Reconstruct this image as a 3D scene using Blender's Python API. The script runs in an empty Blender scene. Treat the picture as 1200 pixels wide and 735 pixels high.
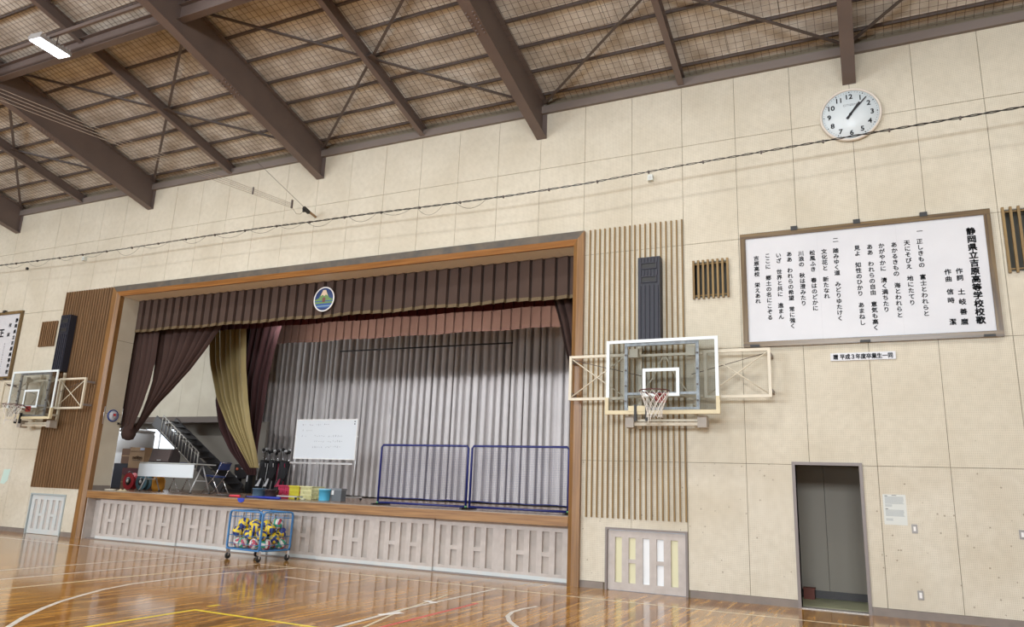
import bpy, math, random
from mathutils import Vector, Matrix
random.seed(7)
PI = math.pi
SC = bpy.context.scene
COL = SC.collection

# ------------------------------------------------------------ camera
F_PX, YAW, PITCH, ROLL = 865.0, .4503, .2369, .0408
cam_d = bpy.data.cameras.new('camera'); cam = bpy.data.objects.new('camera', cam_d); COL.objects.link(cam)
cam_d.sensor_width = 36; cam_d.sensor_fit = 'HORIZONTAL'; cam_d.lens = 36 * F_PX / 1200; cam_d.clip_start = .05; cam_d.clip_end = 200
fw = Vector((-math.sin(YAW) * math.cos(PITCH), math.cos(YAW) * math.cos(PITCH), math.sin(PITCH)))
r0 = Vector((math.cos(YAW), math.sin(YAW), 0)); u0 = r0.cross(fw)
rt = r0 * math.cos(ROLL) + u0 * math.sin(ROLL); up = u0 * math.cos(ROLL) - r0 * math.sin(ROLL)
cam.matrix_world = Matrix.Translation((9.889, -12.034, 1.463)) @ Matrix((rt, up, -fw)).transposed().to_4x4()
SC.camera = cam

# ------------------------------------------------------------ view, world, light
SC.view_settings.view_transform = 'Standard'; SC.view_settings.look = 'None'
SC.view_settings.gamma = 1; SC.view_settings.use_curve_mapping = False
SC.view_settings.exposure = -0.16
w = bpy.data.worlds.new('world'); SC.world = w; w.use_nodes = True
w.node_tree.nodes['Background'].inputs[0].default_value = (.75, .87, 1, 1)
w.node_tree.nodes['Background'].inputs[1].default_value = 1.0

def area(name, loc, target, sx, sy, power, col):
    l = bpy.data.lights.new(name, 'AREA'); l.shape = 'RECTANGLE'; l.size = sx; l.size_y = sy; l.energy = power; l.color = col
    o = bpy.data.objects.new(name, l); COL.objects.link(o); o.location = loc
    o.rotation_euler = (Vector(target) - Vector(loc)).to_track_quat('-Z', 'Y').to_euler()
    return o
# daylight through the high window band and the low windows of the long wall behind the camera
for wx in (-12.6, -6.2, 8.4, 12.6):
    area('window_daylight', (wx, -23.7, 6.6), (wx, 0, 4.4), 3.6 if wx > 0 else 5.4, 2.4, 1300, (.86, .93, 1))
area('low_window_daylight', (-4, -23.7, 1.6), (-4, 0, 1.6), 12, 1.4, 430, (.86, .93, 1))
area('low_window_daylight', (8, -23.7, 1.6), (8, 0, 1.6), 8, 1.4, 230, (.86, .93, 1))
# wing of the stage: added light that brightens its walls, no window there
area('added_wing_fill', (-14.3, 1.6, 4.4), (-9, 5.0, 3.2), 2.6, 2.6, 300, (.9, .95, 1))
LAMP_W = 125
STAGE_W = 92
LAMP_COL = (1, .975, .93)

# ------------------------------------------------------------ materials
MT = {}
def mat(name, col, rough=.6, metal=0, spec=.5, noise=None, bump=None, col2=None, emit=None, coat=0, nscale=None):
    """principled with optional noise mix between col and col2 (noise=scale), bump=(scale,strength)"""
    if name in MT: return MT[name]
    m = bpy.data.materials.new(name); m.use_nodes = True; nt = m.node_tree; b = nt.nodes['Principled BSDF']
    b.inputs['Base Color'].default_value = (*col, 1); b.inputs['Roughness'].default_value = rough
    b.inputs['Metallic'].default_value = metal; b.inputs['Specular IOR Level'].default_value = spec
    b.inputs['Coat Weight'].default_value = coat
    tc = nt.nodes.new('ShaderNodeTexCoord'); mp = nt.nodes.new('ShaderNodeMapping'); nt.links.new(tc.outputs['Object'], mp.inputs[0])
    if nscale: mp.inputs['Scale'].default_value = nscale
    if noise:
        n = nt.nodes.new('ShaderNodeTexNoise'); n.inputs['Scale'].default_value = noise; n.inputs['Detail'].default_value = 6
        nt.links.new(mp.outputs[0], n.inputs['Vector'])
        rmp = nt.nodes.new('ShaderNodeValToRGB'); rmp.color_ramp.elements[0].position = .35; rmp.color_ramp.elements[1].position = .68
        rmp.color_ramp.elements[0].color = (*col, 1); rmp.color_ramp.elements[1].color = (*(col2 or [c * .8 for c in col]), 1)
        nt.links.new(n.outputs[0], rmp.inputs[0]); nt.links.new(rmp.outputs[0], b.inputs['Base Color'])
    if bump:
        n2 = nt.nodes.new('ShaderNodeTexNoise'); n2.inputs['Scale'].default_value = bump[0]; nt.links.new(mp.outputs[0], n2.inputs['Vector'])
        bp = nt.nodes.new('ShaderNodeBump'); bp.inputs['Strength'].default_value = bump[1]; bp.inputs['Distance'].default_value = .01
        nt.links.new(n2.outputs[0], bp.inputs['Height']); nt.links.new(bp.outputs[0], b.inputs['Normal'])
    if emit:
        b.inputs['Emission Color'].default_value = (*emit[0], 1); b.inputs['Emission Strength'].default_value = emit[1]
    MT[name] = m
    return m

def N(nt, t, **kw):
    n = nt.nodes.new(t)
    for k, v in kw.items(): setattr(n, k, v)
    return n
def mth(nt, op, a, b=None):
    n = nt.nodes.new('ShaderNodeMath'); n.operation = op
    for i, v in enumerate((a, b)):
        if v is None: continue
        if isinstance(v, (int, float)): n.inputs[i].default_value = v
        else: nt.links.new(v, n.inputs[i])
    return n.outputs[0]
def mixc(nt, fac, a, b, mode='MIX'):
    n = nt.nodes.new('ShaderNodeMix'); n.data_type = 'RGBA'; n.blend_type = mode
    for i, v in ((0, fac), (6, a), (7, b)):
        if isinstance(v, (int, float)): n.inputs[i].default_value = v
        elif isinstance(v, tuple): n.inputs[i].default_value = (*v, 1)
        else: nt.links.new(v, n.inputs[i])
    return n.outputs[2]
def ramp(nt, v, stops):
    r = nt.nodes.new('ShaderNodeValToRGB'); nt.links.new(v, r.inputs[0]); e = r.color_ramp.elements
    while len(e) < len(stops): e.new(.5)
    for i, (p, c) in enumerate(stops): e[i].position = p; e[i].color = (*c, 1) if isinstance(c, tuple) else (c, c, c, 1)
    return r.outputs[0]

def wall_board_mat(name, base, dirt, wear):
    """painted perforated board: world coordinates; rows of small holes, stains, chips"""
    m = bpy.data.materials.new(name); m.use_nodes = True; nt = m.node_tree; b = nt.nodes['Principled BSDF']
    g = N(nt, 'ShaderNodeNewGeometry'); sp = N(nt, 'ShaderNodeSeparateXYZ'); nt.links.new(g.outputs['Position'], sp.inputs[0])
    fx = mth(nt, 'PINGPONG', mth(nt, 'MULTIPLY', sp.outputs[0], 1 / .0225), .5)
    fz = mth(nt, 'PINGPONG', mth(nt, 'MULTIPLY', sp.outputs[2], 1 / .0225), .5)
    d = mth(nt, 'ADD', mth(nt, 'MULTIPLY', fx, fx), mth(nt, 'MULTIPLY', fz, fz))
    hole = mth(nt, 'LESS_THAN', d, .055)
    n1 = N(nt, 'ShaderNodeTexNoise'); n1.inputs['Scale'].default_value = .9; n1.inputs['Detail'].default_value = 7; nt.links.new(g.outputs['Position'], n1.inputs['Vector'])
    n2 = N(nt, 'ShaderNodeTexNoise'); n2.inputs['Scale'].default_value = 9; n2.inputs['Detail'].default_value = 8; nt.links.new(g.outputs['Position'], n2.inputs['Vector'])
    c = mixc(nt, ramp(nt, n1.outputs[0], [(.38, 0.), (.72, 1.)]), base, dirt)
    c = mixc(nt, mth(nt, 'MULTIPLY', ramp(nt, n2.outputs[0], [(.4, 0.), (.75, 1.)]), .35), c, tuple(x * .82 for x in dirt))
    # chips
    v = N(nt, 'ShaderNodeTexVoronoi'); v.inputs['Scale'].default_value = 8.5; nt.links.new(g.outputs['Position'], v.inputs['Vector'])
    v.inputs['Randomness'].default_value = 1
    chip = mth(nt, 'LESS_THAN', v.outputs['Distance'], .085 * wear + .02)
    n3 = N(nt, 'ShaderNodeTexNoise'); n3.inputs['Scale'].default_value = 2.3; nt.links.new(g.outputs['Position'], n3.inputs['Vector'])
    chip = mth(nt, 'MULTIPLY', chip, mth(nt, 'GREATER_THAN', n3.outputs[0], .56 - .10 * wear))
    c = mixc(nt, mth(nt, 'MULTIPLY', chip, .6), c, (.2, .16, .11))
    c = mixc(nt, mth(nt, 'MULTIPLY', hole, .5), c, (.30, .25, .17))
    nt.links.new(c, b.inputs['Base Color']); b.inputs['Roughness'].default_value = .72; b.inputs['Specular IOR Level'].default_value = .25
    MT[name] = m
    return m

def floor_mat():
    m = bpy.data.materials.new('court_floor'); m.use_nodes = True; nt = m.node_tree; b = nt.nodes['Principled BSDF']
    g = N(nt, 'ShaderNodeNewGeometry'); sp = N(nt, 'ShaderNodeSeparateXYZ'); nt.links.new(g.outputs['Position'], sp.inputs[0])
    cb = N(nt, 'ShaderNodeCombineXYZ'); nt.links.new(sp.outputs[1], cb.inputs[0]); nt.links.new(sp.outputs[0], cb.inputs[1])
    br = N(nt, 'ShaderNodeTexBrick'); nt.links.new(cb.outputs[0], br.inputs['Vector'])
    br.inputs['Color1'].default_value = (0, 0, 0, 1); br.inputs['Color2'].default_value = (1, 1, 1, 1); br.inputs['Mortar'].default_value = (.5, .5, .5, 1)
    br.inputs['Scale'].default_value = 1; br.inputs['Brick Width'].default_value = .82; br.inputs['Row Height'].default_value = .0606
    br.inputs['Mortar Size'].default_value = .0009; br.offset = .37; br.inputs['Bias'].default_value = 0
    mp = N(nt, 'ShaderNodeMapping'); nt.links.new(cb.outputs[0], mp.inputs[0]); mp.inputs['Scale'].default_value = (1.1, 16, 1)
    n1 = N(nt, 'ShaderNodeTexNoise'); n1.inputs['Scale'].default_value = 1.6; n1.inputs['Detail'].default_value = 8; nt.links.new(mp.outputs[0], n1.inputs['Vector'])
    c = ramp(nt, br.outputs['Color'], [(0, (.20, .08, .016)), (.45, (.46, .205, .038)), (.8, (.60, .30, .06)), (1, (.72, .40, .10))])
    c = mixc(nt, mth(nt, 'MULTIPLY', ramp(nt, n1.outputs[0], [(.42, 0.), (.62, 1.)]), .7), c, (.15, .06, .013))
    c = mixc(nt, mth(nt, 'MULTIPLY', br.outputs['Fac'], .6), c, (.07, .035, .015))
    n2 = N(nt, 'ShaderNodeTexNoise'); n2.inputs['Scale'].default_value = .6; n2.inputs['Detail'].default_value = 5; nt.links.new(g.outputs['Position'], n2.inputs['Vector'])
    c = mixc(nt, mth(nt, 'MULTIPLY', ramp(nt, n2.outputs[0], [(.4, 0.), (.7, 1.)]), .3), c, (.64, .37, .09))
    nt.links.new(c, b.inputs['Base Color'])
    rr = N(nt, 'ShaderNodeMapRange'); nt.links.new(n1.outputs[0], rr.inputs[0]); rr.inputs[3].default_value = .07; rr.inputs[4].default_value = .14
    nt.links.new(rr.outputs[0], b.inputs['Roughness']); b.inputs['Specular IOR Level'].default_value = .5
    bp = N(nt, 'ShaderNodeBump'); bp.inputs['Strength'].default_value = .18; bp.inputs['Distance'].default_value = .0016
    nt.links.new(mth(nt, 'ADD', br.outputs['Color'], mth(nt, 'MULTIPLY', br.outputs['Fac'], -1.5)), bp.inputs['Height']); nt.links.new(bp.outputs[0], b.inputs['Normal'])
    MT['court_floor'] = m
    return m

def wood_mat(name, c1, c2, rough=.35, axis=2, spec=.5, coat=0):
    m = bpy.data.materials.new(name); m.use_nodes = True; nt = m.node_tree; b = nt.nodes['Principled BSDF']
    g = N(nt, 'ShaderNodeNewGeometry'); mp = N(nt, 'ShaderNodeMapping'); nt.links.new(g.outputs['Position'], mp.inputs[0])
    s = [22, 22, 22]; s[axis] = .8; mp.inputs['Scale'].default_value = s
    n1 = N(nt, 'ShaderNodeTexNoise'); n1.inputs['Scale'].default_value = 1.3; n1.inputs['Detail'].default_value = 8; nt.links.new(mp.outputs[0], n1.inputs['Vector'])
    nt.links.new(ramp(nt, n1.outputs[0], [(.34, c1), (.68, c2)]), b.inputs['Base Color'])
    b.inputs['Roughness'].default_value = rough; b.inputs['Specular IOR Level'].default_value = spec; b.inputs['Coat Weight'].default_value = coat
    MT[name] = m
    return m

def cloth_mat(name, c, rough=.85, sheen=.3):
    m = bpy.data.materials.new(name); m.use_nodes = True; nt = m.node_tree; b = nt.nodes['Principled BSDF']
    g = N(nt, 'ShaderNodeNewGeometry'); sheen *= .12
    n1 = N(nt, 'ShaderNodeTexNoise'); n1.inputs['Scale'].default_value = 1.3; n1.inputs['Detail'].default_value = 4; nt.links.new(g.outputs['Position'], n1.inputs['Vector'])
    nt.links.new(ramp(nt, n1.outputs[0], [(.3, tuple(x * .94 for x in c)), (.7, tuple(min(1, x * 1.05) for x in c))]), b.inputs['Base Color'])
    b.inputs['Roughness'].default_value = rough; b.inputs['Sheen Weight'].default_value = sheen; b.inputs['Specular IOR Level'].default_value = .15
    MT[name] = m
    return m

def glass_mat(name, tint, gloss=.08):
    m = bpy.data.materials.new(name); m.use_nodes = True; nt = m.node_tree; nt.nodes.remove(nt.nodes['Principled BSDF'])
    out = nt.nodes['Material Output']; t = N(nt, 'ShaderNodeBsdfTransparent'); t.inputs[0].default_value = (*tint, 1)
    gl = N(nt, 'ShaderNodeBsdfGlossy'); gl.inputs['Roughness'].default_value = .03
    lw = N(nt, 'ShaderNodeLayerWeight'); lw.inputs[0].default_value = .5
    fr = mth(nt, 'ADD', mth(nt, 'MULTIPLY', mth(nt, 'POWER', lw.outputs['Facing'], 5), .96), .04)
    mx = N(nt, 'ShaderNodeMixShader'); nt.links.new(fr, mx.inputs[0]); nt.links.new(t.outputs[0], mx.inputs[1]); nt.links.new(gl.outputs[0], mx.inputs[2])
    nt.links.new(mx.outputs[0], out.inputs[0]); MT[name] = m
    return m

WALL = wall_board_mat('cream_perforated_board', (.70, .655, .54), (.61, .56, .445), .3)
WALLW = wall_board_mat('worn_perforated_board', (.70, .66, .555), (.60, .545, .43), 1.0)
FLOOR = floor_mat()
CASING = wood_mat('varnished_casing_wood', (.19, .095, .032), (.30, .155, .052), .3, 2, .5)
CASING_H = wood_mat('varnished_header_wood', (.24, .105, .032), (.38, .175, .055), .28, 0, .5)
LIP = wood_mat('stage_lip_wood', (.20, .095, .035), (.42, .23, .085), .4, 0)
STAGE = wood_mat('stage_floor_wood', (.17, .095, .055), (.28, .17, .105), .25, 0)
SLAT = wood_mat('slat_wood', (.19, .115, .035), (.29, .185, .06), .5, 2)
SLATD = wood_mat('slat_wood_dark', (.17, .095, .045), (.27, .155, .075), .5, 2)
FRAMEW = wood_mat('sign_frame_wood', (.085, .055, .03), (.21, .14, .06), .25, 0)
FRAMEV = wood_mat('sign_frame_wood_upright', (.085, .055, .03), (.21, .14, .06), .25, 2)
GREYH = mat('grey_header_board', (.08, .072, .062), .6, noise=5, col2=(.135, .108, .078))
SOFFIT = mat('cream_soffit', (.88, .84, .76), .7)
PLASTER = mat('cream_plaster', (.60, .555, .45), .8, noise=1.5, col2=(.53, .48, .38))
BACKING = mat('joint_shadow_backing', (.20, .17, .12), .9)
BASEB = mat('grey_brown_baseboard', (.20, .17, .15), .55, noise=4, col2=(.25, .21, .18))
STEEL = mat('brown_painted_steel', (.165, .125, .11), .5, noise=2, col2=(.145, .11, .097))
STEELD = mat('dark_painted_steel', (.10, .078, .07), .55)
EAVE = mat('grey_brown_eave_steel', (.20, .165, .145), .55)
BOARD = mat('wood_wool_board', (.76, .73, .67), .95, noise=2.2, col2=(.46, .41, .345), bump=(60, .5))
SEAM = mat('pale_seam_tape', (.62, .55, .46), .9)
NETM = mat('ceiling_net_cord', (.13, .10, .075), .9)
WHITE = mat('white_paint', (.80, .80, .79), .45)
BOARDW = mat('sign_face_white', (.66, .67, .70), .4, noise=1.2, col2=(.61, .62, .65))
BLACK = mat('black_lettering', (.012, .012, .016), .5)
INK = mat('faded_ink', (.20, .22, .27), .6)
GREYINK = mat('grey_print', (.42, .46, .47), .7)
CREAMM = mat('cream_painted_steel', (.68, .62, .49), .4)
PAD = mat('cream_edge_padding', (.66, .58, .38), .5)
GALV = mat('galvanised_steel', (.38, .38, .38), .4, .5, noise=14, col2=(.58, .59, .60))
HALLW = mat('brown_hall_panelling', (.30, .235, .165), .7, noise=1.5, col2=(.26, .20, .14))
GLASS = glass_mat('backboard_acrylic', (.84, .86, .87))
RIM = mat('rim_red', (.32, .035, .03), .4)
RIMD = mat('rim_dark_red', (.10, .02, .025), .4)
CORD = mat('white_net_cord', (.78, .75, .70), .8)
NAVYBLK = mat('dark_speaker_case', (.018, .020, .032), .45)
NAVYG = mat('dark_speaker_grille', (.03, .03, .045), .6)
RUBBER = mat('black_rubber', (.02, .02, .02), .5)
CHROME = mat('chrome_tube', (.7, .7, .72), .2, .9)
ALU = mat('brushed_aluminium', (.62, .63, .64), .35, .6)
BLUE = mat('blue_painted_tube', (.06, .22, .50), .35)
NAVY = mat('navy_frame_tube', (.012, .02, .15), .4)
NAVYN = mat('navy_net_cord', (.09, .10, .25), .8)
CURT_M = cloth_mat('maroon_velvet', (.058, .034, .029))
CURT_V = cloth_mat('maroon_valance', (.080, .053, .043))
CURT_D = cloth_mat('dark_red_border', (.07, .014, .018))
CURT_B = cloth_mat('rose_brown_border', (.115, .06, .042))
CURT_G = cloth_mat('grey_backdrop', (.64, .61, .60), .7)
CURT_O = cloth_mat('gold_lining', (.34, .27, .125), .36, .2)
FRINGE = mat('gold_fringe', (.17, .12, .06), .7, noise=40, col2=(.10, .07, .035))
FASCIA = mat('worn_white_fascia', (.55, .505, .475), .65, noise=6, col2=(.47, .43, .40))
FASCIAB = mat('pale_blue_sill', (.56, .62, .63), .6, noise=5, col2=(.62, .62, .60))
FASCIAR = mat('shaded_fascia_recess', (.47, .425, .39), .7, noise=5, col2=(.40, .365, .335))  # darker copy of the fascia colour, shade of the slots painted in
CREAMP = mat('cream_panel', (.70, .68, .46), .6)
WHITEP = mat('white_panel', (.82, .85, .87), .5)

# ------------------------------------------------------------ mesh builder
class MB:
    def __init__(s): s.v = []; s.f = []; s.mi = []; s.sm = []; s.m = 0
    def add(s, vs, fs, smooth=False):
        o = len(s.v); s.v += [tuple(p) for p in vs]
        for f in fs: s.f.append([i + o for i in f]); s.mi.append(s.m); s.sm.append(smooth)
        return s
    def box(s, x0, x1, y0, y1, z0, z1, M=None):
        vs = [(x, y, z) for x in (x0, x1) for y in (y0, y1) for z in (z0, z1)]
        if M: vs = [M @ Vector(p) for p in vs]
        return s.add(vs, [(0, 1, 3, 2), (4, 6, 7, 5), (0, 4, 5, 1), (2, 3, 7, 6), (0, 2, 6, 4), (1, 5, 7, 3)])
    def bar(s, a, b, w, h, upv=(0, 0, 1)):
        a = Vector(a); b = Vector(b); d = (b - a).normalized(); u = Vector(upv)
        if abs(d.dot(u)) > .98: u = Vector((0, 1, 0))
        r = d.cross(u).normalized(); u = r.cross(d)
        vs = [p + r * (i * w / 2) + u * (j * h / 2) for p in (a, b) for i in (-1, 1) for j in (-1, 1)]
        return s.add(vs, [(0, 2, 3, 1), (4, 5, 7, 6), (0, 1, 5, 4), (2, 6, 7, 3), (0, 4, 6, 2), (1, 3, 7, 5)])
    def tube(s, pts, r, n=6, closed=False, caps=True):
        pts = [Vector(p) for p in pts]; m = len(pts); R = r if isinstance(r, (list, tuple)) else [r] * m
        o = len(s.v); ref = None
        for i, p in enumerate(pts):
            if closed: d = pts[(i + 1) % m] - pts[i - 1]
            else: d = pts[min(i + 1, m - 1)] - pts[max(i - 1, 0)]
            d.normalize()
            if ref is None:
                ref = Vector((0, 0, 1)) if abs(d.z) < .9 else Vector((0, 1, 0))
            a = d.cross(ref); a.normalize(); b2 = a.cross(d); ref = b2
            for k in range(n):
                t = 2 * PI * k / n; s.v.append(tuple(p + (a * math.cos(t) + b2 * math.sin(t)) * R[i]))
        L = m if closed else m - 1
        for i in range(L):
            for k in range(n):
                q = (i + 1) % m
                s.f.append([o + i * n + k, o + i * n + (k + 1) % n, o + q * n + (k + 1) % n, o + q * n + k]); s.mi.append(s.m); s.sm.append(n > 4)
        if caps and not closed:
            s.f.append([o + k for k in range(n)][::-1]); s.mi.append(s.m); s.sm.append(False)
            s.f.append([o + (m - 1) * n + k for k in range(n)]); s.mi.append(s.m); s.sm.append(False)
        return s
    def lathe(s, prof, n=16, M=None, caps=True):
        o = len(s.v)
        for r, z in prof:
            for k in range(n):
                p = Vector((r * math.cos(2 * PI * k / n), r * math.sin(2 * PI * k / n), z))
                s.v.append(tuple(M @ p if M else p))
        for i in range(len(prof) - 1):
            for k in range(n):
                s.f.append([o + i * n + k, o + i * n + (k + 1) % n, o + (i + 1) * n + (k + 1) % n, o + (i + 1) * n + k]); s.mi.append(s.m); s.sm.append(True)
        if caps:
            s.f.append([o + k for k in range(n)][::-1]); s.mi.append(s.m); s.sm.append(False)
            e = o + (len(prof) - 1) * n; s.f.append([e + k for k in range(n)]); s.mi.append(s.m); s.sm.append(False)
        return s
    def grid(s, fn, nu, nv, smooth=True):
        o = len(s.v)
        for j in range(nv + 1):
            for i in range(nu + 1): s.v.append(tuple(fn(i / nu, j / nv)))
        for j in range(nv):
            for i in range(nu):
                a = o + j * (nu + 1) + i
                s.f.append([a, a + 1, a + nu + 2, a + nu + 1]); s.mi.append(s.m); s.sm.append(smooth)
        return s
    def build(s, name, m, parent=None, loc=None):
        me = bpy.data.meshes.new(name); me.from_pydata(s.v, [], s.f)
        ms = m if isinstance(m, (list, tuple)) else [m]
        for q in ms: me.materials.append(q)
        me.polygons.foreach_set('material_index', s.mi); me.polygons.foreach_set('use_smooth', s.sm); me.update()
        return link(name, me, parent, loc)
def link(name, me, parent=None, loc=None):
    o = bpy.data.objects.new(name, me); COL.objects.link(o)
    if parent: o.parent = parent
    if loc: o.location = loc
    return o
def tag(o, label, cat, group=None, kind=None):
    o['label'] = label; o['category'] = cat
    if group: o['group'] = group
    if kind: o['kind'] = kind
    return o
def thing(name, label, cat, loc=(0, 0, 0), rz=0, group=None):
    o = bpy.data.objects.new(name, None); COL.objects.link(o); o.location = loc; o.rotation_euler = (0, 0, rz); o.empty_display_size = .1
    return tag(o, label, cat, group)
def struct(name, loc=(0, 0, 0)):
    o = bpy.data.objects.new(name, None); COL.objects.link(o); o.location = loc; o['kind'] = 'structure'; return o
def sbuild(mb, name, m):
    o = mb.build(name, m); o['kind'] = 'structure'; return o
def copy_tree(o, parent=None):
    c = o.copy(); COL.objects.link(c)
    if parent: c.parent = parent
    for ch in list(o.children): copy_tree(ch, c)
    return c
def B(*a, M=None): return MB().box(*a, M=M)

def text(s, h, name, m, parent, center, fit_h=None, fit_w=None, bold=.0, ry=0, spacing=None, face=-1, horizontal=False, depth=.002):
    """flat lettering facing -Y; newline separated columns"""
    c = bpy.data.curves.new(name, 'FONT'); c.body = s; c.size = h; c.align_x = 'CENTER'; c.extrude = depth / 2; c.resolution_u = 3
    if spacing: c.space_line = spacing
    t = bpy.data.objects.new(name, c); COL.objects.link(t)
    if fit_h and '\n' in s:
        hs = []
        for q in (.5, 1.0):
            c.space_line = q; bpy.context.view_layer.update(); hs.append(t.dimensions.y)
        c.space_line = .5 + .5 * (fit_h - hs[0]) / (hs[1] - hs[0]); bpy.context.view_layer.update()
    me = bpy.data.meshes.new_from_object(t.evaluated_get(bpy.context.evaluated_depsgraph_get()))
    COL.objects.unlink(t); bpy.data.objects.remove(t)
    xs = [v.co.x for v in me.vertices]; ys = [v.co.y for v in me.vertices]
    if not xs: return None
    cx, cy = (min(xs) + max(xs)) / 2, (min(ys) + max(ys)) / 2
    sy = fit_h / (max(ys) - min(ys)) if fit_h else 1
    sx = fit_w / (max(xs) - min(xs)) if fit_w else 1
    ca, sa = math.cos(ry), math.sin(ry)
    for v in me.vertices:
        x = (v.co.x - cx) * sx; y = (v.co.y - cy) * sy; z = v.co.z
        v.co = (x * ca + y * sa, -z, -x * sa + y * ca)
    vs = [tuple(v.co) for v in me.vertices]; fs = [tuple(p.vertices) for p in me.polygons]; bpy.data.meshes.remove(me)
    mb = MB()
    for dx, dz in ([(0, 0)] if not bold else [(-1, -1), (1, -1), (-1, 1), (1, 1)]):
        mb.add([(v[0] + dx * bold, v[1], v[2] + dz * bold) for v in vs], fs)
    return mb.build(name, m, parent, center)

# ------------------------------------------------------------ setting: shell
P = .9095                                   # wall panel pitch
OX0, OX1, OZ = -6.93, 5.28, 5.88            # stage opening
DX0, DX1, DZ = 8.89, 9.76, 2.025            # doorway
SZ = 1.10                                   # stage floor height
HOLES = [(OX0 - .22, OX1 + .2, 0, 6.11), (DX0, DX1, 0, DZ), (5.93, 7.27, 0, .955), (-9.02, -7.68, 0, .965),
         (7.45, 8.0, 4.73, 5.34), (11.88, 12.9, 4.78, 5.70), (-9.82, -9.24, 4.73, 5.36)]
def subtract(rects, h):
    out = []
    for (a, b, c, d) in rects:
        if h[1] <= a or h[0] >= b or h[3] <= c or h[2] >= d: out.append((a, b, c, d)); continue
        if h[0] > a: out.append((a, h[0], c, d)); a = h[0]
        if h[1] < b: out.append((h[1], b, c, d)); b = h[1]
        if h[2] > c: out.append((a, b, c, h[2]))
        if h[3] < d: out.append((a, b, h[3], d))
    return [r for r in out if r[1] - r[0] > .012 and r[3] - r[2] > .012]
XL, XR = -16.37, 14.55
mb = MB()
rs = [(XL, XR, 0, 9.2)]
for h in HOLES: rs = subtract(rs, h)
for a, b, c, d in rs: mb.box(a, b, .012, .20, c, d)
wf = sbuild(mb, 'wall_front', BACKING)
ZR = [.105, 2.03, 3.85, 5.68, 7.51, 8.70]
for k in range(-18, 16):
    for j in range(5):
        rs = [(k * P + .0035, (k + 1) * P - .0035, ZR[j] + .0035, ZR[j + 1] - .0035)]
        for h in HOLES: rs = subtract(rs, h)
        if not rs: continue
        mb = MB(); dy = random.uniform(-.0012, .0012)
        for a, b, c, d in rs: mb.box(a, b, dy, .013, c, d)
        mb.build('wall_panel', WALLW if j == 0 else WALL, wf)
# baseboard
mb = MB()
for a, b in ((XL, -9.05), (-7.65, -7.16), (5.48, 5.90), (7.30, DX0 - .04), (DX1 + .04, XR)):
    mb.box(a, b, -.012, .012, 0, .105)
sbuild(mb, 'baseboard_front', BASEB)
# floor
fl = sbuild(B(XL, XR, -24, .3, -.1, 0), 'floor', FLOOR)
mb = MB(); mb.box(DX0 - .8, DX1 + 1.2, .3, 1.5, -.1, 0.005); sbuild(mb, 'floor_passage', mat('green_grey_linoleum', (.42, .43, .27), .5))
# painted court lines (thin paint film on the floor)
LINEW = mat('white_line_paint', (.80, .78, .74), .3, noise=9, col2=(.66, .62, .55)); LINEC = mat('cream_line_paint', (.74, .66, .48), .3)
LINEY = mat('yellow_line_paint', (.85, .68, .03), .3); LINER = mat('red_line_paint', (.72, .10, .09), .3); TAPE = mat('white_floor_tape', (.9, .9, .9), .5)
def line(pts, w, m, name='court_line', z=.0012):
    mb = MB(); n = len(pts); L = []; R = []
    for i in range(n):
        a = Vector(pts[max(i - 1, 0)]); b = Vector(pts[min(i + 1, n - 1)]); d = (b - a).normalized(); q = Vector((-d.y, d.x)) * w / 2
        L.append(Vector(pts[i]) + q); R.append(Vector(pts[i]) - q)
    vs = [(p.x, p.y, zz) for zz in (0.0002, z) for p in L + R]; T = 2 * n
    fs = []
    for i in range(n - 1):
        fs += [(T + n + i, T + n + i + 1, T + i + 1, T + i), (i, i + 1, T + i + 1, T + i), (n + i, T + n + i, T + n + i + 1, n + i + 1)]
    mb.add(vs, fs); mb.build(name, m, fl)
line([(-13.0, -1.12), (-1.15, -1.20)], .05, LINEW)
line([(-.22, -1.18), (12, -1.18)], .05, LINEC)
line([(-2.2, -1.32), (-1.93, -8.5)], .05, LINEW)
line([(-1.22, -1.18), (-1.0, -8.5)], .05, LINEW)
line([(-.30, -1.18), (-.12, -9)], .05, LINEC, z=.0016)
arc = [(.62, -1.2), (.44, -2.0), (.36, -2.8), (.38, -3.6), (.47, -4.4), (.68, -5.0), (.95, -5.5), (1.22, -5.95), (1.5, -6.33), (1.9, -6.8), (2.3, -7.2), (3.1, -7.9)]
line(arc, .055, LINEW, z=.002)
line([(2.85, -8.2), (2.78, -5.38)], .05, LINEY); line([(2.76, -5.38), (6.5, -5.38)], .05, LINEY, z=.0016); line([(2.71, -5.12), (2.71, -4.95)], .05, LINEY)
line([(1.35, -2.3), (2.15, -2.4)], .04, LINEW)
line([(4.75, -5.9), (4.70, -5.2), (4.58, -3.7), (4.58, -1.2)], .055, LINEW, z=.002)
line([(5.05, -6.0), (4.92, -5.05), (4.62, -3.9), (4.35, -2.3)], .035, LINEC, z=.0024)
line([(5.07, -6.0), (5.05, -2.72)], .05, LINER)
line([(5.80, -2.45), (5.74, -2.75), (5.74, -3.1), (5.83, -3.42), (6.0, -3.72), (6.3, -4.1), (6.7, -4.45)], .055, LINEW, z=.002)
MB().box(-.16, .16, -.045, .045, .0025, .004, Matrix.Translation((4.66, -4.18, 0)) @ Matrix.Rotation(1.2, 4, 'Z')).build('floor_tape', TAPE, fl)
MB().box(-.12, .12, -.04, .04, .0025, .004, Matrix.Translation((4.52, -3.05, 0)) @ Matrix.Rotation(2.7, 4, 'Z')).build('floor_tape', TAPE, fl)

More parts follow.
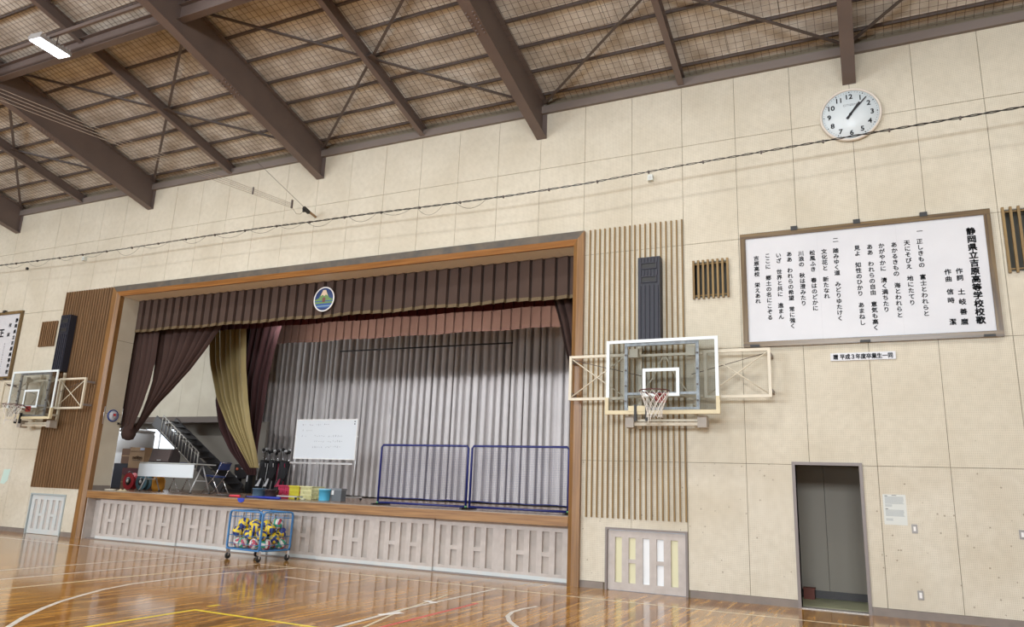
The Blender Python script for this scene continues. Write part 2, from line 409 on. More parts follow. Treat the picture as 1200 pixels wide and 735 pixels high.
# other walls of the hall
sbuild(B(XL - .2, XL, -24, 8.2, -.1, 12), 'wall_left', HALLW)
sbuild(B(XR, XR + .2, -24, 8.2, -.1, 12), 'wall_right', HALLW)
mb = MB(); rs = [(XL, XR, -.1, 12)]
WINS = [(wx - hw, wx + hw, 5.4, 7.8) for wx, hw in ((-12.6, 2.7), (-6.2, 2.7), (8.4, 1.8), (12.6, 1.8))] + [(-10, 2, .9, 2.3), (4, 12, .9, 2.3)]
for h in WINS: rs = subtract(rs, h)
for a, b, c, d in rs: mb.box(a, b, -24.2, -24, c, d)
sbuild(mb, 'wall_back', HALLW)
for i, (a, b, c, d) in enumerate(WINS):
    wn = struct('window_%d' % (i + 1))
    mb = MB(); mb.box(a, b, -24.15, -24.05, c, c + .06).box(a, b, -24.15, -24.05, d - .06, d)
    n = int((b - a) / 1.1)
    for k in range(n + 1):
        x = a + .03 + (b - a - .06) * k / n; mb.box(x - .03, x + .03, -24.15, -24.05, c, d)
    mb.build('window_frame', ALU, wn)

# passage seen through the doorway
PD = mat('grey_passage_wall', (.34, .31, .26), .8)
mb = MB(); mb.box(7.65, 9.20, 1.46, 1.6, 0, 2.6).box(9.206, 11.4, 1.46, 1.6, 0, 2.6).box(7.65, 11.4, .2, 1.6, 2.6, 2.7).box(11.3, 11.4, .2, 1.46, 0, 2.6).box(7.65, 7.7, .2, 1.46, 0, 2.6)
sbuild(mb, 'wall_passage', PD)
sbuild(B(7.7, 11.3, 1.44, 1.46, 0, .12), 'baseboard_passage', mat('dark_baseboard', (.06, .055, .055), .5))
dr = struct('door_1')
GF = mat('grey_brown_door_frame', (.23, .20, .19), .45)
B(DX0 - .045, DX0, -.025, .2, 0, DZ + .045).build('door_jamb', GF, dr)
B(DX1, DX1 + .045, -.025, .2, 0, DZ + .045).build('door_jamb', GF, dr)
B(DX0, DX1, -.025, .2, DZ, DZ + .045).build('door_head', GF, dr)
B(DX0, DX1, -.01, .2, 0.0, .012).build('door_sill', mat('worn_aluminium_sill', (.42, .40, .37), .4, .4), dr)

t = thing('red_box', 'small red brown box on the passage floor inside the doorway', 'box', (8.93, 1.25, .005))
B(-.10, .06, -.08, .12, 0, .15).build('body', mat('red_brown_box', (.16, .04, .025), .6), t); B(-.11, .07, -.09, .13, .15, .165).build('lid', mat('red_brown_lid', (.20, .05, .03), .6), t)
# proscenium casing
tr = struct('trim_1')
def casing_post(x_out, x_in, sgn, name):
    # front face then inner bevel turning back into the opening
    mb = MB()
    prof = [(x_out, .02), (x_out, -.075), (x_in + sgn * .085, -.075), (x_in, -.02), (x_in, .10), (x_out, .10)]
    n = len(prof); z1o, z1i = 6.13, 5.88
    zt = [z1o, z1o, 5.985, z1i, z1i, z1o]
    vs = [(p[0], p[1], 0) for p in prof] + [(p[0], p[1], zt[i]) for i, p in enumerate(prof)]
    fs = [(i, (i + 1) % n, n + (i + 1) % n, n + i) for i in range(n)] + [tuple(range(n, 2 * n))]
    mb.add(vs, fs); mb.build(name, CASING, tr)
casing_post(5.50, OX1, 1, 'casing_post')
casing_post(-7.17, OX0, -1, 'casing_post')
mb = MB(); mb.add([(-7.17, -.075, 6.13), (5.50, -.075, 6.13), (OX1 + .085, -.075, 5.985), (OX0 - .085, -.075, 5.985), (-7.17, .05, 6.13), (5.50, .05, 6.13)], [(3, 2, 1, 0), (0, 1, 5, 4)])
mb.build('header_face', GREYH, tr)
mb = MB(); mb.add([(OX0 - .085, -.0755, 5.985), (OX1 + .085, -.0755, 5.985), (OX1, -.02, 5.88), (OX0, -.02, 5.88), (OX0, .03, 5.88), (OX1, .03, 5.88)], [(3, 2, 1, 0), (4, 5, 2, 3)])
mb.build('header_bevel', CASING_H, tr)
# soffit tiles of the opening
for k in range(14):
    a = OX0 + k * P; b = min(a + P, OX1)
    if b > a + .02: B(a + .003, b - .003, .03, .52, 5.88, 5.90).build('soffit_panel', SOFFIT, tr)
# reveal at the left of the opening, with a joint, and at the right
rv = sbuild(B(OX0 - .12, OX0 - .004, .10, .56, SZ, 5.9), 'wall_reveal_left', BACKING)
for z0, z1 in ((SZ + .12, 2.94), (2.95, 4.76), (4.77, 5.88)): B(OX0 - .02, OX0, .101, .56, z0, z1).build('wall_panel', PLASTER, rv)
B(OX0 - .02, OX0 + .008, .101, .56, SZ, SZ + .115).build('skirting', BASEB, rv)
sbuild(B(OX1, OX1 + .12, .10, .6, SZ, 5.9), 'wall_reveal_right', PLASTER)

# ------------------------------------------------------------ stage
mb = MB(); mb.box(-14.5, 7.5, .30, 8.2, SZ - .06, SZ); sbuild(mb, 'floor_stage', STAGE)
mb = MB(); mb.box(OX0 + .02, OX1, -.03, .30, SZ - .165, SZ - .008); sbuild(mb, 'trim_2', LIP)
mb = MB(); mb.box(OX0 + .02, OX1, -.032, .30, SZ - .008, SZ + .001); sbuild(mb, 'trim_4', mat('worn_pale_nosing', (.42, .36, .29), .35, noise=8, col2=(.33, .25, .18)))
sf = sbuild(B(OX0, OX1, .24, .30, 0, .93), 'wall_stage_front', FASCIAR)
B(OX0, OX0 + .02, .02, .24, 0, .93).build('side_board', FASCIA, sf)
B(OX0 + .02, OX1, .10, .24, 0, .018).build('sill', GF, sf)
def hpanel_mesh(w, h, slots=None, rail_b=.115, rail_t=.105, cz=(.39, .46), slot=.090):
    """front grid of one panel: five slots, second and fourth closed by a short crossbar"""
    mb = MB(); sw = w * slot; pitch = w * .18
    xs = [(k - 2) * pitch for k in range(5)]
    t = .042
    mb.m = 1; mb.box(-w / 2, w / 2, 0, t, 0, rail_b * .55); mb.m = 0
    mb.box(-w / 2, w / 2, 0, t, rail_b * .55, rail_b).box(-w / 2, w / 2, 0, t, h - rail_t, h)
    e = [-w / 2] + [q for x in xs for q in (x - sw / 2, x + sw / 2)] + [w / 2]
    for i in range(0, len(e), 2): mb.box(e[i], e[i + 1], 0, t, rail_b, h - rail_t)
    for i in (1, 3): mb.box(xs[i] - sw / 2, xs[i] + sw / 2, .004, t, cz[0], cz[1])
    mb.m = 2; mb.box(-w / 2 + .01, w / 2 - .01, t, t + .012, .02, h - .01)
    return mb, xs, sw
mb, _, _ = hpanel_mesh(1.325, .905, slot=.102)
PE = [-6.58, -5.27, -3.97, -2.65, -1.36, -.05, 1.28, 2.60, 3.90, 5.24]
first = None
for i in range(9):
    c = (PE[i] + PE[i + 1]) / 2; y = (.12, .12, .165, .12, .165, .12, .12, .165, .165)[i]
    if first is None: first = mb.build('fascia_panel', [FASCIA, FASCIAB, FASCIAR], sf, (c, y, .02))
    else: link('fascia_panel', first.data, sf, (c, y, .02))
# stage rear and wing
mb = MB(); mb.box(-14.5, 7.5, 8.0, 8.2, SZ, 9)
sbuild(mb, 'wall_stage_back', PLASTER)
WINGLO = mat('grey_wing_wall', (.23, .21, .18), .8)
sbuild(B(-14.5, -7.6, 6.3, 6.4, SZ, 3.35), 'wall_wing_lower', WINGLO)
wu = sbuild(B(-14.5, -8.6, 5.99, 6.09, 3.47, 8.8), 'wall_wing_upper', BACKING)
for k in range(6): B(-14.05 + k * P + .004, -14.05 + (k + 1) * P - .004, 5.97, 5.99, 3.5, 8.8).build('wall_panel', PLASTER, wu)
sbuild(B(-14.5, -8.3, 5.7, 6.4, 3.28, 3.47), 'trim_3', mat('dark_gallery_edge', (.10, .075, .06), .6))
sbuild(B(-14.6, -14.5, .5, 8.2, SZ - .1, 9), 'wall_stage_left', PLASTER)
sbuild(B(7.5, 7.6, .5, 8.2, SZ - .1, 9), 'wall_stage_right', PLASTER)
sbuild(B(-14.6, 7.6, .25, 8.2, 8.9, 9.0), 'ceiling_stage', WINGLO)
# bright outside door light in the wing wall
wd = struct('window_7')
B(-13.1, -11.6, 6.27, 6.30, 1.9, 3.1).build('pane', mat('bright_daylit_pane', (.9, .95, 1), .3, emit=((.85, .93, 1), 1.6)), wd)
mb = MB()
for x in (-13.15, -12.4, -11.6): mb.box(x, x + .06, 6.24, 6.30, 1.85, 3.15)
mb.build('window_frame', ALU, wd)

# ------------------------------------------------------------ roof
ce = struct('ceiling')
S = .26
def rz(y, z0=8.92): return z0 - S * y
NX = [(-16.4 + 1.819 * k) for k in range(18)]
bd = None
for j in range(9):
    y1 = -.195 - (j - 1) * .5855; y0 = y1 - .5855
    for i in range(17):
        x0 = NX[i] + (.91 if j % 2 else 0); x1 = x0 + 1.819
        if x0 > 14.3: continue
        x1 = min(x1, 14.5); dz = random.uniform(-.004, .004)
        mb = MB(); z0a, z1a = rz(y0) + .05 + dz, rz(y1) + .05 + dz
        vs = [(x0 + .004, y0 + .004, z0a), (x1 - .004, y0 + .004, z0a), (x1 - .004, y1 - .004, z1a), (x0 + .004, y1 - .004, z1a)]
        mb.add(vs + [(p[0], p[1], p[2] + .03) for p in vs], [(3, 2, 1, 0), (4, 5, 6, 7), (0, 1, 5, 4), (1, 2, 6, 5), (2, 3, 7, 6), (3, 0, 4, 7)])
        o = mb.build('ceiling_board', BOARD, ce)
    # pale joint tape at mid-board
mb = MB(); y = -.195 - 8 * .5855
mb.add([(XL, y, rz(y) + .05), (XR, y, rz(y) + .05), (XR, -12, rz(-12) + .05), (XL, -12, rz(-12) + .05), (XR, -24.1, rz(0)), (XL, -24.1, rz(0))], [(0, 1, 2, 3), (3, 2, 4, 5)])
mb.build('far_roof_lining', BOARD, ce)
mb = MB(); mb.add([(XL, .3, rz(.3) + .09), (XR, .3, rz(.3) + .09), (XR, -12, rz(-12) + .09), (XL, -12, rz(-12) + .09), (XR, -24.2, rz(0) + .05), (XL, -24.2, rz(0) + .05)], [(0, 1, 2, 3), (3, 2, 4, 5)])
mb.build('roof_deck', SEAM, ce)
for k in range(21):
    y = -.195 - k * .5855
    if k > 9 and k % 2: continue
    MB().bar((XL, y, rz(y) + .018), (XR, y, rz(y) + .018), .032, .06).build('purlin', STEELD, ce)
    if k < 9:
        MB().bar((XL, y - .03, rz(y) + .045), (XR, y - .03, rz(y) + .045), .012, .012).build('seam_strip', SEAM, ce)
def hbeam(mb, a, b, w, h, t=.014, wt=.01):
    a = Vector(a); b = Vector(b); upv = Vector((0, 0, 1)); d = (b - a).normalized()
    nrm = (d.cross(Vector((0, 0, 1)))).normalized().cross(d)
    mb.bar(a + nrm * t / 2, b + nrm * t / 2, w, t); mb.bar(a + nrm * (h - t / 2), b + nrm * (h - t / 2), w, t)
    mb.bar(a + nrm * h / 2, b + nrm * h / 2, wt, h - 2 * t)
for x in (-11.85, -6.36, -.86, 4.565, 10.01):
    mb = MB(); hbeam(mb, (x, 0.0, 8.14), (x, -12, 8.14 + 12 * S), .20, .74)
    for k in range(22):                        # stiff end plate and bolt heads of the splice
        if k < 7:
            for dx in (-.06, .06): mb.box(x + dx - .012, x + dx + .012, -2.62 - k * .07 - .012, -2.62 - k * .07 + .012, 8.12 + (2.62 + k * .07) * S, 8.145 + (2.62 + k * .07) * S)
    mb.box(x - .1, x + .1, -.012, .0, 8.14, 8.85)
    mb.build('roof_beam', STEEL, ce)
    mb = MB(); hbeam(mb, (x, -24, 8.14), (x, -12, 8.14 + 12 * S), .20, .74); mb.build('roof_beam', STEEL, ce)
for x in (-14.6, -9.1, -3.62, 1.84, 7.29, 12.75):
    mb = MB(); hbeam(mb, (x, -.0, 8.66), (x, -12, 8.66 + 12 * S), .11, .22, .01, .008); mb.build('rafter', STEEL, ce)
# eave channel
mb = MB(); mb.box(XL, XR, -.07, .012, 8.66, 8.672).box(XL, XR, -.07, -.06, 8.672, 8.80).box(XL, XR, -.07, .012, 8.80, 8.81); mb.build('eave_beam', EAVE, ce)
# wind braces, angle bars crossing in every bay
XB = [-17.3, -11.85, -6.36, -.86, 4.565, 10.01, 15.4]
for i in range(6):
    xa, xb = XB[i] + .1, XB[i + 1] - .1; xm = (xa + xb) / 2
    xa = max(xa, XL); xb = min(xb, XR)
    for p0, p1 in (((xa, -.12), (xb, -3.9)), ((xa, -3.9), (xb, -.12))):
        mb = MB(); a = Vector((p0[0], p0[1], rz(p0[1]) - .10)); b = Vector((p1[0], p1[1], rz(p1[1]) - .10))
        mb.bar(a, b, .055, .006); mb.bar(a + Vector((0, .02, .025)), b + Vector((0, .02, .025)), .006, .05); mb.build('brace', STEELD, ce)
    mb = MB(); zc = rz(-2.0) - .112; mb.box(xm - .14, xm + .14, -2.14, -1.88, zc, zc + .012); mb.build('gusset_plate', STEEL, ce)
# longitudinal tie beam and lamp rail
mb = MB()
for i in range(6):
    xa, xb = max(XB[i] + .006, XL), min(XB[i + 1] - .006, XR)
    mb = MB(); hbeam(mb, (xa, -4.12, 9.50), (xb, -4.12, 9.50), .15, .30, .01, .007)
    mb.build('tie_beam', STEEL, ce)
    if i < 3: MB().bar((xa, -4.70, 9.52), (xb, -4.70, 9.52), .045, .07).build('lamp_rail', STEEL, ce)
# safety net hung under the lining
mb = MB()
sag = lambda y: .0 if True else 0
k = 0
x = XL + .06
while x < XR - .05:
    mb.bar((x, -.02, rz(0) - .035), (x, -5.2, rz(-5.2) - .035), .006, .006); x += .125
y = -.05
while y > -5.2:
    pts = []
    for i in range(44):
        xx = XL + .05 + (XR - XL - .1) * i / 43; pts.append((xx, y, rz(y) - .035 - .02 * abs(math.sin(i * 1.3 + y * 5))))
    mb.tube(pts, .0036, 3); y -= .12
o = mb.build('safety_net', NETM); tag(o, 'thin square mesh safety net stretched below the brown roof lining', 'net', kind='stuff')

# ceiling lamps (LED high bays): housing, lens, hanger; each carries its own light
def lamp(x, y, z, label=None):
    t = thing('ceiling_lamp', label or 'rectangular white high bay lamp out of sight along the roof', 'lamp', (x, y, z), 0, None if label else 'unseen high bay lamps')
    if label: t.rotation_euler = (0, 0, .1)
    B(-.16, .16, -.33, .33, .03, .10).build('lamp_housing', ALU, t)
    mb = MB()
    for k in range(9): mb.box(-.15, .15, -.31 + k * .075, -.30 + k * .075, .10, .16)
    mb.build('cooling_fins', ALU, t)
    B(-.14, .14, -.31, .31, .022, .03).build('lamp_lens', mat('lamp_lens_glow', (1, 1, 1), .3, emit=((.93, .98, 1), 14)), t)
    mb = MB(); mb.tube([(-.16, 0, .07), (-.16, 0, .26), (.16, 0, .26), (.16, 0, .07)], .01, 6); mb.build('lamp_hanger', STEELD, t)
    l = bpy.data.lights.new('lamp_light', 'AREA'); l.shape = 'RECTANGLE'; l.size = .28; l.size_y = .62; l.energy = LAMP_W; l.color = LAMP_COL; l.spread = math.radians(170)
    lo = bpy.data.objects.new('lamp_light', l); COL.objects.link(lo); lo.parent = t; lo.location = (0, 0, .015)
lamp(-3.66, -4.65, 9.28, 'glowing white rectangular high bay lamp under the roof rail')
for x, y in ((-12.8, -4.65), (1.84 + .6, -4.65), (7.29, -4.65), (12.75, -4.65), (-9.1, -12), (-3.66, -12), (1.84, -12), (7.3, -12), (-9.1, -19), (-1, -19), (7.3, -19)):
    lamp(x, y, 9.28 if y > -5 else 10.4 if y < -15 else 11.0)

# ------------------------------------------------------------ slatted screens with speakers
def slat_screen(x0, x1, label, m, dep=.036):
    t = thing('slatted_screen', label, 'wall slats', ((x0 + x1) / 2, 0, 1.11)); base = None; n = 19
    for k in range(n):
        x = x0 - (x0 + x1) / 2 + .02 + (x1 - x0 - .04) * k / (n - 1)
        if base is None: base = B(-.012, .012, -dep, -.0015, 0, 5.03).build('slat', m, t, (x, 0, 0))
        else: link('slat', base.data, t, (x, 0, 0))
slat_screen(5.575, 7.275, 'tall screen of narrow brown slats between stage frame and song board', SLAT)
slat_screen(-9.05, -7.26, 'tall screen of narrow brown slats left of the stage frame', SLATD, .056)
def speaker(xc, label):
    t = thing('column_speaker', label, 'speaker', (xc, -.063, 3.98))
    w = .19; h = 1.47
    mb = MB(); mb.box(-w, w, -.17, 0, 0, h); mb.build('case', NAVYBLK, t)
    mb = MB()
    for k in range(5):
        x = -.15 + k * .075; mb.box(x - .012, x + .012, -.19, -.17, .03, .97)
    for k in range(6):
        x = -.14 + k * .056; mb.box(x - .009, x + .009, -.185, -.17, 1.14, 1.24); mb.box(x - .009, x + .009, -.185, -.17, 1.37, 1.46)
    mb.build('grille_bars', NAVYG, t)
    for z in (1.03, 1.27):
        mb = MB(); mb.box(-.14, .14, -.19, -.17, z - .015, z); mb.box(-.14, .14, -.19, -.17, z + .085, z + .1); mb.box(-.14, -.125, -.19, -.17, z, z + .085); mb.box(.125, .14, -.19, -.17, z, z + .085)
        mb.build('horn_frame', NAVYG, t)
        B(-.125, .125, -.174, -.17, z, z + .085).build('horn_mouth', RUBBER, t)
speaker(6.73, 'dark column speaker mounted above the nearer basketball backboard')
speaker(-8.60, 'dark column speaker mounted above the far left basketball backboard')

# ------------------------------------------------------------ hatches beside the stage
def hatch(xc, label, mats, lit):
    t = thing('storage_hatch', label, 'hatch', (xc, 0, 0))
    mb = MB(); mb.box(-.67, -.635, -.02, .10, 0, .965).box(.635, .67, -.02, .10, 0, .965).box(-.635, .635, -.02, .10, .93, .965); mb.build('hatch_frame', mats[1], t)
    mb, xs, sw = hpanel_mesh(1.262, .915, cz=(.42, .48)); mb.build('grid_panel', [mats[0], mats[0], mats[0]], t, (0, .015, .008))
    for i, x in enumerate(xs):
        B(x - sw / 2 + .001, x + sw / 2 - .001, .045, .0565, .12, .815).build('infill', lit[i], t)
hatch(6.60, 'low white hatch with cream and white slots below the right slats', [FASCIA, GF], [CREAMP, CREAMP, WHITEP, WHITEP, CREAMP])
hatch(-8.35, 'low white hatch with H shaped slots left of the stage', [FASCIAB, mat('blue_grey_frame', (.38, .44, .45), .5)], [FASCIA] * 5)

# ------------------------------------------------------------ vent grilles
def vent(x0, x1, z0, z1, n, label, m):
    t = thing('vent_grille', label, 'vent', ((x0 + x1) / 2, 0, z0)); w = (x1 - x0) / 2; h = z1 - z0
    dk = mat('dark_vent_shaft', (.10, .10, .085), .8)
    B(-w + .02, w - .02, .15, .17, .03, h - .03).build('shaft_back', dk, t)
    mb = MB(); mb.box(-w + .005, -w + .02, .0, .15, .02, h - .02).box(w - .02, w - .005, 0, .15, .02, h - .02).box(-w + .02, w - .02, 0, .15, .02, .035).box(-w + .02, w - .02, 0, .15, h - .035, h - .02); mb.build('duct_lining', mat('grey_duct', (.25, .24, .2), .6), t)
    for z in (.05, h - .07): B(-w, w, -.015, 0, z, z + .02).build('rail', m, t)
    base = None
    for k in range(n):
        x = -w + .015 + (2 * w - .03) * k / (n - 1)
        if base is None: base = B(-.017, .017, -.06, -.0155, 0, h).build('slat', m, t, (x, 0, 0))
        else: link('slat', base.data, t, (x, 0, 0))
vent(7.43, 8.015, 4.70, 5.365, 8, 'square wooden slat vent grille beside the song board', SLAT)
vent(11.86, 12.94, 4.75, 5.73, 12, 'tall slatted vent grille cut by the right edge of the photo', SLAT)
vent(-9.83, -9.22, 4.70, 5.38, 8, 'square wooden slat vent grille left of the far speaker', SLATD)

# ------------------------------------------------------------ song board and others
def signboard(x0, x1, z0, z1, label):
    t = thing('signboard', label, 'sign', ((x0 + x1) / 2, 0, z0)); w = (x1 - x0) / 2; h = z1 - z0; f = .085
    B(-w + f, w - f, -.035, -.003, f, h - f).build('face', BOARDW, t)
    for a, b, c, d, m in ((-w, w, 0, f, FRAMEW), (-w, w, h - f, h, FRAMEW), (-w, -w + f, f, h - f, FRAMEV), (w - f, w, f, h - f, FRAMEV)):
        B(a, b, -.06, -.003, c, d).build('frame_bar', m, t)
    for q in (-.5, 0, .5):
        B(q * w * .52 * 2 - .05, q * w * .52 * 2 + .05, -.07, -.004, h - .02, h + .05).build('clip', RUBBER, t)
    for q in (-.9, 0, .9): B(q * w - .07, q * w + .07, -.075, -.058, .0, .035).build('clip', RUBBER, t)
    for q in (-.33, .30): B(q * w - .001, q * w + .001, -.0358, -.035, f, h - f).build('board_joint', mat('joint_grey', (.5, .51, .53), .6), t)
    return t
sb = signboard(8.215, 11.72, 3.84, 5.735, 'framed white board with black Japanese song lyrics near the clock')
def column(parent, s, x, ztop, zbot, h=.083, bold=.0015, name='lettering'):
    px, pz = parent.location.x, parent.location.z
    return text('\n'.join(s), h, name, BLACK, parent, (x - px, -.0375, (ztop + zbot) / 2 - pz), fit_h=ztop - zbot, bold=bold)
for s, x, a, b, h, bo in (
    ('静岡県立吉原高等学校校歌', 11.46, 5.475, 4.035, .118, .0042),
    ('作詞', 11.262, 4.875, 4.69, .09, .0022), ('土岐善麿', 11.262, 4.565, 4.035, .095, .0022),
    ('作曲', 11.118, 4.875, 4.685, .09, .0022), ('信時', 11.122, 4.575, 4.362, .09, .0022), ('潔', 11.118, 4.131, 4.04, .09, .0022),
    ('正しきもの　富士とわれらと', 10.797, 5.373, 4.195, .085, .0019), ('天にそびえ　地にたてり', 10.629, 5.369, 4.37, .085, .0019),
    ('あかるきもの　海とわれらと', 10.454, 5.36, 4.195, .085, .0019), ('かがやかに　清く満ちたり', 10.283, 5.363, 4.29, .085, .0019),
    ('ああ　われらの自由　意気も高く', 10.123, 5.362, 4.02, .085, .0019), ('見よ　知性のひかり　あまねし', 9.948, 5.364, 4.11, .085, .0019),
    ('踏みゆく道　みどりゆたけく', 9.646, 5.355, 4.195, .085, .0019), ('文化花と　新たなれ', 9.478, 5.359, 4.56, .085, .0019),
    ('松風ふき　春はのどかに', 9.305, 5.356, 4.38, .085, .0019), ('川浪の　秋は澄みたり', 9.139, 5.358, 4.47, .085, .0019),
    ('ああ　われらの希望　常に強く', 8.963, 5.366, 4.115, .085, .0019), ('いざ　世界と共に　進まん', 8.80, 5.355, 4.275, .085, .0019),
    ('ここに　郷土の名にこぞる', 8.633, 5.366, 4.275, .085, .0019), ('吉原高校　栄えあれ', 8.459, 5.35, 4.555, .085, .0019)):
    column(sb, s, x, a, b, h, bo)
for s, x, z in (('一', 10.81, 5.50), ('二', 9.652, 5.49)):
    text(s, .085, 'lettering', BLACK, sb, (x - sb.location.x, -.0375, z - sb.location.z), bold=.001)
ls = signboard(-14.29, -10.79, 3.86, 5.77, 'framed white board with Japanese lettering cut by the left edge')
column(ls, '静岡県立吉原高等学校', -11.0, 5.56, 4.02, .118, .0042)
column(ls, '校訓', -11.26, 5.44, 5.06, .12, .0025)
text('正', .26, 'lettering', BLACK, ls, (-11.60 + 12.54, -.0375, 5.17 - 3.86), bold=.009)
mb = MB(); rr = random.Random(3)
for k in range(13):
    z = .98 - k * .062
    for q in range(3): mb.box(1.20 + rr.uniform(-.03, .0), 1.20 + rr.uniform(.005, .03), -.037, -.035, z + q * .014, z + q * .014 + .006)
mb.build('small_lettering', BLACK, ls)
# plaque
t = thing('name_plaque', 'small white plaque with Japanese text below the song board', 'plaque', (9.915, 0, 3.58))
B(-.44, .44, -.022, -.002, 0, .115).build('plate', BOARDW, t)
text('贈 平成３年度卒業生一同', .09, 'lettering', BLACK, t, (0, -.0245, .057), fit_h=.078, fit_w=.80, bold=.0022)

# wall clock
t = thing('wall_clock', 'large round white wall clock below the roof beam', 'clock', (9.995, -.004, 7.575))
RY = Matrix.Rotation(PI / 2, 4, 'X')
MB().lathe([(.43, 0), (.455, .02), (.46, .05), (.445, .075), (.425, .07), (.42, .055)], 48, RY, caps=False).build('rim', mat('off_white_rim', (.72, .66, .58), .4), t)
MB().lathe([(.44, .003), (.424, .05), (.001, .052)], 48, RY, caps=False).build('dial', mat('clock_dial', (.68, .75, .78), .35), t)
mb = MB()
for k in range(60):
    a = k * PI / 30; r = .392; s = .010 if k % 5 == 0 else .005
    mb.lathe([(s, 0), (s, .003), (.0005, .0035)], 6, Matrix.Translation((r * math.sin(a), -.052, r * math.cos(a))) @ RY, caps=False)
mb.build('minute_marks', BLACK, t)
for k in range(1, 13):
    a = k * PI / 6; r = .315
    text(str(k), .12, 'numeral', BLACK, t, (r * math.sin(a), -.054, r * math.cos(a)), bold=.0022, fit_h=.08)
text('CITIZEN', .05, 'lettering', mat('grey_letter', (.25, .26, .28), .5), t, (0, -.054, .17), fit_w=.2)
def hand(name, ang, L, w, y):
    mb = MB(); ca, sa = math.cos(ang), math.sin(ang)
    pts = [(-w, -.09), (w, -.09), (w * .7, L), (-w * .7, L)]
    vs = [(p[0] * ca + p[1] * sa, yy, -p[0] * sa + p[1] * ca) for yy in (y, y - .004) for p in pts]
    mb.add(vs, [(0, 1, 2, 3), (7, 6, 5, 4), (0, 4, 5, 1), (1, 5, 6, 2), (2, 6, 7, 3), (3, 7, 4, 0)]); mb.build(name, BLACK, t)
hand('hour_hand', math.radians(36), .24, .019, -.058); hand('minute_hand', math.radians(42.5), .36, .012, -.065)
MB().lathe([(.022, .05), (.022, .072), (.001, .073)], 16, RY, caps=False).build('hub', BLACK, t)

# paper notice, switches, sensors, outlet
t = thing('paper_notice', 'white paper notice with grey text taped right of the doorway', 'notice', (10.185, 0, 1.225))
B(-.145, .145, -.0035, -.0015, 0, .415).build('sheet', mat('paper', (.66, .69, .66), .7), t)
mb = MB(); rr = random.Random(5)
for zt, n, wd in ((.385, 9, .24), (.275, 3, .09), (.205, 8, .24), (.085, 3, .09)):
    for k in range(n):
        z = zt - k * .0115; mb.box(-.12, -.12 + wd * rr.uniform(.93, 1), -.0042, -.0035, z - .007, z)
mb.build('printed_lines', GREYINK, t)
mb = MB(); mb.box(-.12, -.085, -.0042, -.0035, .39, .398).box(-.12, -.085, -.0042, -.0035, .212, .22).box(-.03, .03, -.0042, -.0035, .40, .406); mb.build('printed_heading', BLACK, t)
PLM = mat('dull_metal_plate', (.30, .285, .27), .45, .3)
def plate(x, z, w, h, label, kind):
    t = thing(kind, label, 'switch' if kind == 'light_switch' else 'outlet', (x, 0, z))
    mb = MB(); mb.box(-w, w, -.010, -.0015, -h, h).box(-w + .008, w - .008, -.014, -.010, -h + .008, h - .008); mb.build('cover_plate', PLM, t)
    if kind == 'light_switch': B(-w * .4, w * .4, -.020, -.014, -h * .5, h * .5).build('rocker', WHITE, t)
    else: B(-w * .45, w * .45, -.017, -.014, -h * .6, h * .6).build('socket_face', WHITE, t)
plate(10.41, 1.185, .036, .06, 'small metal switch plate just below the paper notice', 'light_switch')
plate(11.66, 1.18, .036, .06, 'metal switch plate with white button at the right edge', 'light_switch')
plate(10.415, .315, .036, .06, 'metal wall outlet low above the baseboard right of the doorway', 'wall_outlet')
def sensor(x, z, label, dark=False):
    t = thing('wall_sensor', label, 'sensor', (x, 0, z)); m = RUBBER if dark else mat('grey_white_plastic', (.66, .70, .66), .5)
    s = .6 if dark else 1
    MB().box(-.045 * s, .045 * s, -.09 * s, -.0015, -.05 * s, .05 * s).box(-.035 * s, .035 * s, -.08 * s, -.01, .05 * s, .065 * s).build('housing', m, t)
    B(-.02 * s, .02 * s, -.10 * s, -.09 * s, -.02 * s, .02 * s).build('lens', ALU if not dark else CHROME, t)
sensor(6.72, 6.975, 'small pale sensor box between the clock and the stage')
sensor(-8.58, 7.02, 'small pale sensor box above the left slats')
sensor(-11.03, 6.99, 'tiny dark sensor box below the cable at far left', True)
t = thing('paper_sheet', 'pale green paper sheet taped on the far left wall', 'paper', (-10.22, 0, 1.14))
MB().add([(-.16, -.004, .02), (.0, -.004, 0), (.13, -.004, .1), (.17, -.004, .38), (-.1, -.004, .37), (-.16, -.002, .02), (.0, -.002, 0), (.13, -.002, .1), (.17, -.002, .38), (-.1, -.002, .37)],
         [(0, 1, 2, 3, 4), (5, 9, 8, 7, 6), (0, 5, 6, 1), (1, 6, 7, 2), (2, 7, 8, 3), (3, 8, 9, 4), (4, 9, 5, 0)]).build('sheet', mat('pale_green_paper', (.55, .72, .66), .7), t)

